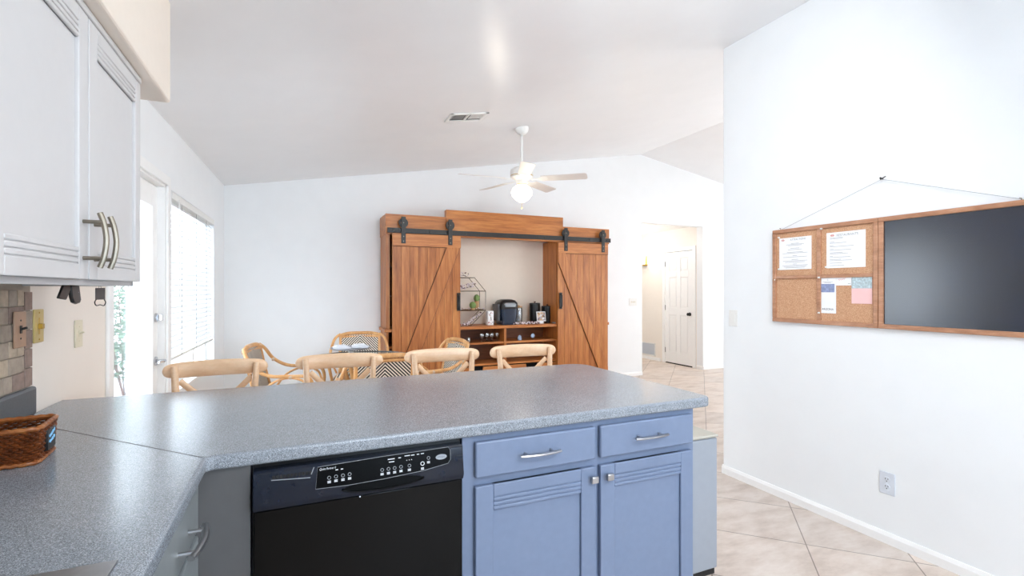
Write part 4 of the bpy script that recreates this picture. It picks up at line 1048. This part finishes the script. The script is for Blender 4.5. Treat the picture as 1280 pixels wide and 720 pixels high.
mb = MB(); c = (X_(585.5, 5.86), 5.86, ST); mb.lathe([(0, 0), (.024, 0), (.026, .005), (.026, .045), (.020, .055), (.022, .062), (.019, .062), (.022, .045), (.022, .004), (0, .003)], c, n=20); single('glass_votive', mb, 'clear', 'small clear glass votive alone near the barn door on the console shelf', 'votive', c)
mb = MB(); c = (X_(649.6, 5.87), 5.87, ST); mb.lathe([(0, 0), (.026, 0), (.027, .03), (.022, .05), (.012, .062), (0, .066)], c, n=20); single('glass_ornament', mb, 'blue_glass', 'pale blue dome-shaped glass ornament next to the console divider', 'ornament', c)
t = thing('glass_ornament', 'pale blue round glass disc ornament on a short stem', 'ornament', (X_(666, 5.87), 5.87, ST))
mb = MB(); mb.lathe([(0, 0), (.016, 0), (.014, .004), (.003, .007), (.003, .022), (0, .022)], n=16); obj('stand', mb, 'clear', t)
mb = MB(); mb.lathe([(0, -.010), (.018, -.008), (.029, 0), (.018, .008), (0, .010)], (0, 0, .050), 'y', 24); obj('disc', mb, 'blue_glass', t)

# ------------------------------------------------------------------ ceiling fan
fx, fy = 2.08, 4.47; zcl = zc(fx)
fan = thing('ceiling_fan', 'white five-blade ceiling fan with a lit globe hanging over the dining area', 'fan', (fx, fy, zcl))
tilt = Matrix.Rotation(-math.atan(SL), 4, 'Y')
mb = MB(tilt); mb.lathe([(0, .0), (.068, .0), (.068, -.018), (.058, -.045), (.032, -.066), (0, -.068)], n=28); obj('canopy', mb, 'white_plastic', fan)
zb = 2.465 - zcl
mb = MB(); mb.tube([(0, 0, -.05), (0, 0, zb + .14)], .0125, 12); obj('downrod', mb, 'white_plastic', fan)
mb = MB(); mb.lathe([(0, zb + .165), (.022, zb + .16), (.028, zb + .125), (.085, zb + .115), (.112, zb + .095), (.118, zb + .06), (.112, zb + .02), (.085, zb + .005), (.06, zb - .01), (.055, zb - .045), (.045, zb - .055), (0, zb - .055)], n=32); obj('motor_housing', mb, 'white_plastic', fan)
mb = MB(); mb.lathe([(.113, zb + .03), (.1155, zb + .036), (.113, zb + .042)], n=32); mb.lathe([(.05, zb - .05), (.056, zb - .052), (.05, zb - .058), (.0, zb - .058)], n=24); obj('trim_ring', mb, 'brass', fan)
rr = Vector((C_, -S_, 0)); ff = Vector((S_, C_, 0))
for k in range(5):
    a = R(-14 + 72 * k); d = rr * math.cos(a) + ff * math.sin(a); ang = math.atan2(d.y, d.x)
    m = Matrix.Rotation(ang, 4, 'Z') @ Matrix.Rotation(R(-12), 4, 'X')
    m.translation = Vector((0, 0, zb))
    mb = MB(m)
    pts = [(.20, -.058), (.63, -.068)] + rc(.63, -.040, .028, -90, 0, 4) + rc(.63, .040, .028, 0, 90, 4) + [(.63, .068), (.20, .058)]
    mb.prism([(x, y, -.003) for x, y in pts], (0, 0, .007)); b_ = obj('blade', mb, plain('fan_blade_white', '#E2DFDC', .4, var=.01), fan, bevel=.0015)
    mb = MB(m); mb.prism([(.10, -.015, -.008), (.16, -.012, -.008), (.21, -.045, -.006), (.255, -.03, -.006), (.265, 0, -.006), (.255, .03, -.006), (.21, .045, -.006), (.16, .012, -.008), (.10, .015, -.008)], (0, 0, .005)); obj('blade_bracket', mb, 'white_plastic', b_)
gz = zb - .135
mb = MB(); mb.lathe([(.035, gz + .088), (.050, gz + .080), (.092, gz + .045), (.108, gz + .008), (.102, gz - .025), (.070, gz - .066), (.028, gz - .092), (0, gz - .100)], n=32); obj('light_globe', mb, 'globe', fan)
mb = MB(); mb.lathe([(0, gz + .09), (.04, gz + .09), (.045, gz + .076), (.0, gz + .076)], n=20); obj('globe_fitter', mb, 'white_plastic', fan)
mb = MB(); mb.tube([(0, 0, gz - .105), (0, 0, gz - .15)], .0014, 6); mb.ball((0, 0, gz - .155), .007, 10, 6); obj('pull_chain', mb, 'brass', fan)

# ceiling register
vd = ray(583, 146); nrm = Vector((-SL, 0, 1)); q0 = Vector((XL2, 0, WZ0)); tt = (q0 - O).dot(nrm) / vd.dot(nrm); vc = O + vd * tt
t = thing('ceiling_vent', 'white rectangular air vent on the sloped ceiling before the fan', 'vent', tuple(vc))
t.rotation_euler = (0, -math.atan(SL), 0)
mb = MB(); w, h = .175, .105
for b in ((-w, w, -h, -h + .03), (-w, w, h - .03, h), (-w, -w + .03, -h, h), (w - .03, w, -h, h), (-.008, .008, -h, h)): mb.box(*b, -.010, .0)
obj('frame', mb, 'white_plastic', t, bevel=.002)
mb = MB(); mb.box(-w + .01, w - .01, -h + .01, h - .01, -.002, -.0005); obj('duct_shadow', mb, 'gap', t)
mb = MB()
for s in (-1, 1):
    for i in range(7):
        x = s * (.022 + i * .019)
        if s < 0: mb.prism([(x, -h + .03, -.009), (x + .004, -h + .03, -.009), (x + .008, -h + .03, -.002), (x + .005, -h + .03, -.002)], (0, 2 * h - .10, 0))
        else: mb.prism([(x, -h + .03, -.009), (x + .013, -h + .03, -.009), (x + .016, -h + .03, -.002), (x + .004, -h + .03, -.002)], (0, 2 * h - .10, 0))
obj('louvres', mb, 'white_plastic', t)

# ------------------------------------------------------------------ board on the right wall
bx = XR
pb = lambda px, py: at_x(px, py, bx - .022)
yL, yM = pb(965.5, 345).y, pb(1097.5, 330).y; yE = .66
zT, zB = 1.737, 1.142
bd = thing('memo_board', 'oak-framed cork and blackboard memo board hung by a string on the wall', 'board', (bx - .01, 1.6, 1.14), world=True)
fw = .024
mb = MB()
def frm(ya, yb_, z0, z1, w=fw, x0=bx - .024, x1=bx - .002):
    mb.box(x0, x1, yb_, ya, z1 - w, z1); mb.box(x0, x1, yb_, ya, z0, z0 + w); mb.box(x0, x1, ya - w, ya, z0 + w, z1 - w); mb.box(x0, x1, yb_, yb_ + w, z0 + w, z1 - w)
frm(yL, yM + .001, zB, zT); frm(yM - .001, yE, zB, zT)
obj('frame', mb, 'oak_frame', bd, bevel=.003)
ym = pb(1023, 340).y; zm = pb(1023, 345.5).z
mb = MB(); mb.box(bx - .022, bx - .004, ym - .012, ym + .012, zB + fw, zT - fw); mb.box(bx - .021, bx - .004, yM + fw, yL - fw, zm - .010, zm + .010); obj('divider', mb, 'oak_frame', bd, bevel=.003)
for ya, yb_, z0, z1 in ((yL - fw, ym + .012, zm + .01, zT - fw), (ym - .012, yM + fw, zm + .01, zT - fw), (yL - fw, ym + .012, zB + fw, zm - .01), (ym - .012, yM + fw, zB + fw, zm - .01)):
    mb = MB(); mb.box(bx - .012, bx - .003, yb_, ya, z0, z1); obj('cork_panel', mb, 'cork', bd)
mb = MB(); mb.box(bx - .014, bx - .003, yE + fw, yM - fw - .001, zB + fw, zT - fw); obj('blackboard', mb, 'chalk', bd)
nail = at_x(1101, 224, bx - .02)
mb = MB(); sy0, sy1 = at_x(976, 286, bx - .012), at_x(1277, 247, bx - .012)
mb.tube([(bx - .013, sy0.y, zT - .002), (bx - .013, nail.y, nail.z), (bx - .013, sy1.y, zT + .004)], .0011, 6); obj('hanging_string', mb, 'printg', bd)
mb = MB()
for y in (sy0.y, sy1.y): mb.tube([(bx - .013, y, zT - .004), (bx - .013, y, zT + .008), (bx - .016, y + .006, zT + .010)], .0022, 6)
obj('eye_screw', mb, 'nickel', bd)
mb = MB(); mb.tube([(bx + .005, nail.y, nail.z + .002), (bx - .022, nail.y, nail.z + .006)], .0022, 8); mb.cyl((bx - .024, nail.y, nail.z + .006), .005, .002, 'x', 10); mb.bar((bx - .014, nail.y + .006, nail.z), (bx - .014, nail.y - .020, nail.z + .012), .006, .003)
single('wall_nail', mb, 'iron', 'nail hook holding the memo board string on the wall', 'nail', (bx, nail.y, nail.z))
# papers
xp = bx - .0135
def sheet(name, label, cat, c, mat='paper'):
    """c: two opposite pixel corners (left, top, right, bottom) on the cork"""
    a = at_x(c[0], c[1], xp); b = at_x(c[2], c[3], xp)
    y0_, y1_, zt_, zb_ = a.y, b.y, a.z, b.z
    t = thing(name, label, cat, (xp, (y0_ + y1_) / 2, zb_), world=True)
    mb = MB(); mb.box(xp - .0008, xp + .0008, y1_, y0_, zb_, zt_); sh = obj('page', mb, mat, t)
    return t, sh, y0_, y1_, zb_, zt_
PMx = lambda y, z: frame_m((xp - .0012, y, z), (0, -1, 0), (0, 0, 1), (-1, 0, 0))
def lines(rows, y0_, y1_, t, center, name, mat='printg'):
    mb = MB()
    for z, w, off in rows:
        W = (y0_ - y1_); c = (y0_ + y1_) / 2 if center else y0_ - W * (off + w / 2)
        mb.box(xp - .0013, xp - .0008, c - W * w / 2, c + W * w / 2, z - .0009, z + .0009)
    obj(name, mb, mat, t)
def logo(t, y, z):
    mb = MB(PMx(y, z)); mb.lathe([(.007, 0), (.007, .0004), (.0105, .0004), (.0105, 0)], n=20, sy=.6); mb.box(-.006, .006, -.0014, .0014, 0, .0005); obj('logo', mb, 'red_print', t)
t, sh, a, b, z0, z1 = sheet('notice_sheet', 'white typed sheet of centred lines pinned in the cork panel farthest from the blackboard', 'paper', (974.3, 298.5, 1014.3, 336))
logo(t, a - .026, z1 - .014); text('ATTRACTIONS', .016, PMx((a + b) / 2 - .020, z1 - .015), 'printg', 'heading', t, sx=.95)
H_ = z1 - z0
lines([(z1 - H_ * q, w, 0) for q, w in ((.19, .24), (.22, .55), (.25, .42), (.34, .28), (.38, .44), (.46, .50), (.49, .78), (.57, .14), (.61, .74), (.69, .20), (.73, .76), (.77, .62), (.83, .12), (.87, .78), (.91, .70), (.94, .6))], a, b, t, True, 'text_lines')
t, sh, a, b, z0, z1 = sheet('notice_sheet', 'white typed sheet of left-aligned lines pinned nearest the blackboard', 'paper', (1033.3, 291.6, 1082, 333.5))
logo(t, a - .034, z1 - .017); text('RESTAURANTS', .019, PMx((a + b) / 2 - .010, z1 - .019), 'printg', 'heading', t, sx=.95); H_ = z1 - z0
lines([(z1 - H_ * q, w, .09) for q, w in ((.15, .36), (.18, .34), (.27, .12), (.30, .44), (.37, .10), (.40, .62), (.47, .10), (.50, .56), (.57, .34), (.60, .48), (.67, .08), (.70, .54), (.76, .30), (.79, .58), (.86, .32), (.93, .38))], a, b, t, False, 'text_lines')
t, sh, a, b, z0, z1 = sheet('brochure', 'narrow white brochure with a blue landscape photo on the cork', 'brochure', (1024.8, 346.6, 1045, 392))
H_ = z1 - z0
mb = MB(); mb.box(xp - .0014, xp - .0008, b + .008, a - .006, z1 - H_ * .42, z1 - H_ * .19); obj('landscape_photo', mb, 'paper_blue', t)
text('ARIZONA', .0165, PMx((a + b) / 2, z0 + H_ * .11), 'printd', 'heading', t, sx=.95)
lines([(z1 - H_ * q, w, 0) for q, w in ((.06, .04), (.085, .08), (.13, .62), (.155, .4))], a, b, t, True, 'text_lines', 'printg')
t, sh, a, b, z0, z1 = sheet('business_card', 'white card with faint script between the brochure and the pink card', 'card', (1045.3, 346.2, 1064.2, 356.7))
mb = MB(); mb.tube([(xp - .0014, a - .012 - .0016 * i, z1 - .018 + .004 * math.sin(i * 1.1) + .0003 * i) for i in range(26)], .0007, 4); obj('script', mb, 'red_print', t)
lines([(z0 + .010, .10, .78), (z0 + .010, .06, .90)], a, b, t, False, 'text_lines', 'printd')
t, sh, a, b, z0, z1 = sheet('pink_card', 'pink card with a pale collage strip nearest the blackboard', 'card', (1064.6, 346.2, 1090.3, 380), 'paper_pink')
mb = MB(); mb.box(xp - .0014, xp - .0008, b, a, z1 - (z1 - z0) * .43, z1); obj('collage_strip', mb, 'paper_teal', t)
# push pins
pins = [(974, 297.2, 'top corner of the sheet of centred lines'), (974, 336.5, 'bottom corner of the sheet of centred lines'), (1027, 286, 'upper end of the cork divider'), (1033, 333.8, 'bottom corner of the left-aligned sheet'), (1024, 347, 'top corner of the brochure'), (1024, 391, 'bottom corner of the brochure'), (969.5, 349.8, 'top corner of the empty cork panel')]
p0_ = None
for px, py, lab in pins:
    xq = bx - (.0225 if (px in (1027, 1024)) else .0145)
    p = at_x(px, py, xq)
    lb_ = 'clear push pin at the ' + lab
    if p0_ is None:
        p0_ = thing('push_pin', lb_, 'pin', (xq, p.y, p.z), group='push pins on the memo board')
        mb = MB(); mb.lathe([(0, .001), (.0055, .0005), (.006, -.001), (.003, -.003), (.0028, -.008), (.0045, -.0095), (0, -.010)], (0, 0, 0), 'x', 12); obj('head', mb, 'white_plastic', p0_)
    else: dup(p0_, (xq, p.y, p.z), 0, lb_)

# ------------------------------------------------------------------ hall: door, sconce, grille
t = thing('door_2', 'white six-panel hall door with a round black knob', 'door', (HXW, 6.77, 0), world=True, kind='structure')
y0, y1, zt_ = 6.43, 7.11, 2.03
m = frame_m((HXW - .002, y1, .02), (0, -1, 0), (1, 0, 0), (0, 0, 1)); w, h = y1 - y0, zt_ - .02
mb = MB(m); mb.box(0, w, .012, .035, 0, h)
st, mid = .10, .09; xs = [(st, w / 2 - mid / 2), (w / 2 + mid / 2, w - st)]; zsn = [(.20, .87), (1.0, 1.55), (1.66, 1.90)]
mb.box(0, st, 0, .012, 0, h); mb.box(w - st, w, 0, .012, 0, h); mb.box(w / 2 - mid / 2, w / 2 + mid / 2, 0, .012, 0, h)
for z0_, z1_ in ((0, .20), (.87, 1.0), (1.55, 1.66), (1.90, h)):
    for xa, xb in xs: mb.box(xa, xb, 0, .012, z0_, z1_)
for xa, xb in xs:
    for z0_, z1_ in zsn: mb.box(xa + .025, xb - .025, .005, .013, z0_ + .025, z1_ - .025)
obj('door_leaf', mb, 'trim', t, bevel=.004)
mb = MB(m); mb.lathe([(0, -.062), (.018, -.060), (.027, -.048), (.024, -.034), (.012, -.026), (.011, -.012), (.032, -.008), (.032, 0)], (w - .065, 0, .90), 'y', 20); obj('door_knob', mb, 'black', t)
for z in (.22, 1.0, 1.8):
    mb = MB(m); mb.box(-.008, .006, -.004, .002, z - .045, z + .045); obj('hinge', mb, 'iron', t)
mb = MB()
for b in ((y0 - .075, y0 - .005, 0, zt_ + .075), (y1 + .005, y1 + .075, 0, zt_ + .075), (y0 - .005, y1 + .005, zt_ + .005, zt_ + .075)): mb.box(HXW - .016, HXW + .001, *b)
obj('door_casing', mb, 'trim', t, bevel=.004)
mb = MB(); mb.box(HXW + .03, HXW + .05, y0 - .01, y1 + .01, 0, zt_ + .01); mb.box(HXW, HXW + .05, y0, y1, .0, .012); obj('threshold', mb, 'gap', t)
sp_ = at_x(806.5, 326, HXW)
t = thing('wall_sconce', 'lit brass wall sconce in the hall, beyond the white six-panel door', 'lamp', (HXW, sp_.y, sp_.z), world=True)
mb = MB(); mb.box(HXW - .012, HXW, sp_.y - .05, sp_.y + .05, sp_.z - .10, sp_.z + .09); mb.box(HXW - .10, HXW, sp_.y - .075, sp_.y + .075, sp_.z - .088, sp_.z - .075); obj('bracket', mb, 'brass', t, bevel=.003)
mb = MB(); mb.lathe([(0, -.073), (.055, -.073), (.062, .0), (.068, .085), (.064, .085), (.058, 0), (.05, -.066), (0, -.066)], (HXW - .075, sp_.y, sp_.z), n=24); obj('lamp_shade', mb, 'sconce_glass', t)
ga, gb = at_x(800, 428.5, HXW), at_x(819.5, 443.5, HXW)
gy0, gy1 = gb.y, ga.y + .05; gz0, gz1 = .075, .325
t = thing('return_air_grille', 'grey louvred return air grille low on the hall wall', 'vent', (HXW, (gy0 + gy1) / 2, gz0), world=True)
mb = MB()
for b in ((gy0, gy1, gz0, gz0 + .02), (gy0, gy1, gz1 - .02, gz1), (gy0, gy0 + .02, gz0, gz1), (gy1 - .02, gy1, gz0, gz1)): mb.box(HXW - .010, HXW - .001, *b)
obj('frame', mb, 'white_plastic', t)
mb = MB(); z = gz0 + .025
while z < gz1 - .025: mb.prism([(HXW - .009, gy0 + .02, z), (HXW - .002, gy0 + .02, z + .009), (HXW - .002, gy0 + .02, z + .011), (HXW - .009, gy0 + .02, z + .003)], (0, gy1 - gy0 - .04, 0)); z += .013
obj('louvres', mb, 'cool_plastic', t, smooth=False)

# ------------------------------------------------------------------ camera, lights, world
cam = bpy.data.cameras.new('camera'); co = bpy.data.objects.new('camera', cam); C.objects.link(co)
co.location = O; co.rotation_euler = (R(90), 0, -TH); cam.sensor_width = 36; cam.lens = F / 1280 * 36
cam.shift_y = (PY - 360) / 1280; cam.clip_start = .02
sc = bpy.context.scene; sc.camera = co
def area(name, loc, target, sx_, sy_, power, col=(1, 1, 1), spread=None):
    l = bpy.data.lights.new(name, 'AREA'); l.shape = 'RECTANGLE'; l.size = sx_; l.size_y = sy_; l.energy = power; l.color = col
    if spread: l.spread = spread
    o = bpy.data.objects.new(name, l); C.objects.link(o); o.location = loc
    o.rotation_euler = (Vector(target) - Vector(loc)).to_track_quat('-Z', 'Y').to_euler(); return o
def point(name, loc, power, col, r=.05):
    l = bpy.data.lights.new(name, 'POINT'); l.energy = power; l.color = col; l.shadow_soft_size = r
    o = bpy.data.objects.new(name, l); C.objects.link(o); o.location = loc
w = bpy.data.worlds.new('daylight'); sc.world = w; w.use_nodes = True
bg = w.node_tree.nodes['Background']; bg.inputs['Color'].default_value = (.88, .95, 1, 1); bg.inputs['Strength'].default_value = 6.5
# daylight through the rear kitchen window, patio door, dining window
area('rear_window_daylight', (1.3, YR - .02, 1.52), (1.2, 2, 1.4), 1.15, .9, 20, (.44, .70, 1))
area('garden_sky_light', (-3.6, 4.2, 4.2), (-.6, 4.2, 1.2), 3.0, 2.0, 60, (.90, .96, 1))
# added fill lamps out of view: kitchen, living room side, dining end
area('kitchen_overhead_fill', (1.0, -.7, 2.55), (1.0, -.6, 0), 1.2, .5, 31, (.96, .98, 1))  # added overhead fill behind the camera, no fixture modelled
area('living_side_fill', (8.6, 4.2, 1.5), (5, 4.6, 1.6), 2.2, 1.8, 30, (.95, .97, 1))  # added fill from the living room side, no window there
area('back_wall_fill', (5.2, 2.12, 1.6), (2.2, 6.2, 1.5), 2.2, 1.7, 30, (.95, .98, 1))  # added fill hidden behind the right wall, brightens the back wall
area('dining_end_fill', (1.5, 1.0, 2.78), (.6, 5.6, 1.3), .9, .5, 21, (.95, .98, 1))  # added fill above the view, aimed at the dining back wall
point('fan_bulb', (fx, fy, 2.465 - .31), 2.5, (1, .90, .76), .09)
point('sconce_bulb', (HXW - .16, sp_.y, sp_.z + .03), 3.5, (1, .84, .66), .05)
point('hall_fill', (5.3, 7.2, 2.2), 13, (1, .96, .92), .12)  # added fill for the hall, no such lamp in view

sc.view_settings.view_transform = 'Standard'; sc.view_settings.look = 'None'
sc.view_settings.gamma = 1; sc.view_settings.use_curve_mapping = False; sc.view_settings.exposure = 0.74
sc.cycles.use_denoising = True
sc.cycles.max_bounces = 10; sc.cycles.diffuse_bounces = 6; sc.cycles.transparent_max_bounces = 16
sc.cycles.sample_clamp_indirect = 6; sc.cycles.caustics_reflective = False; sc.cycles.caustics_refractive = False
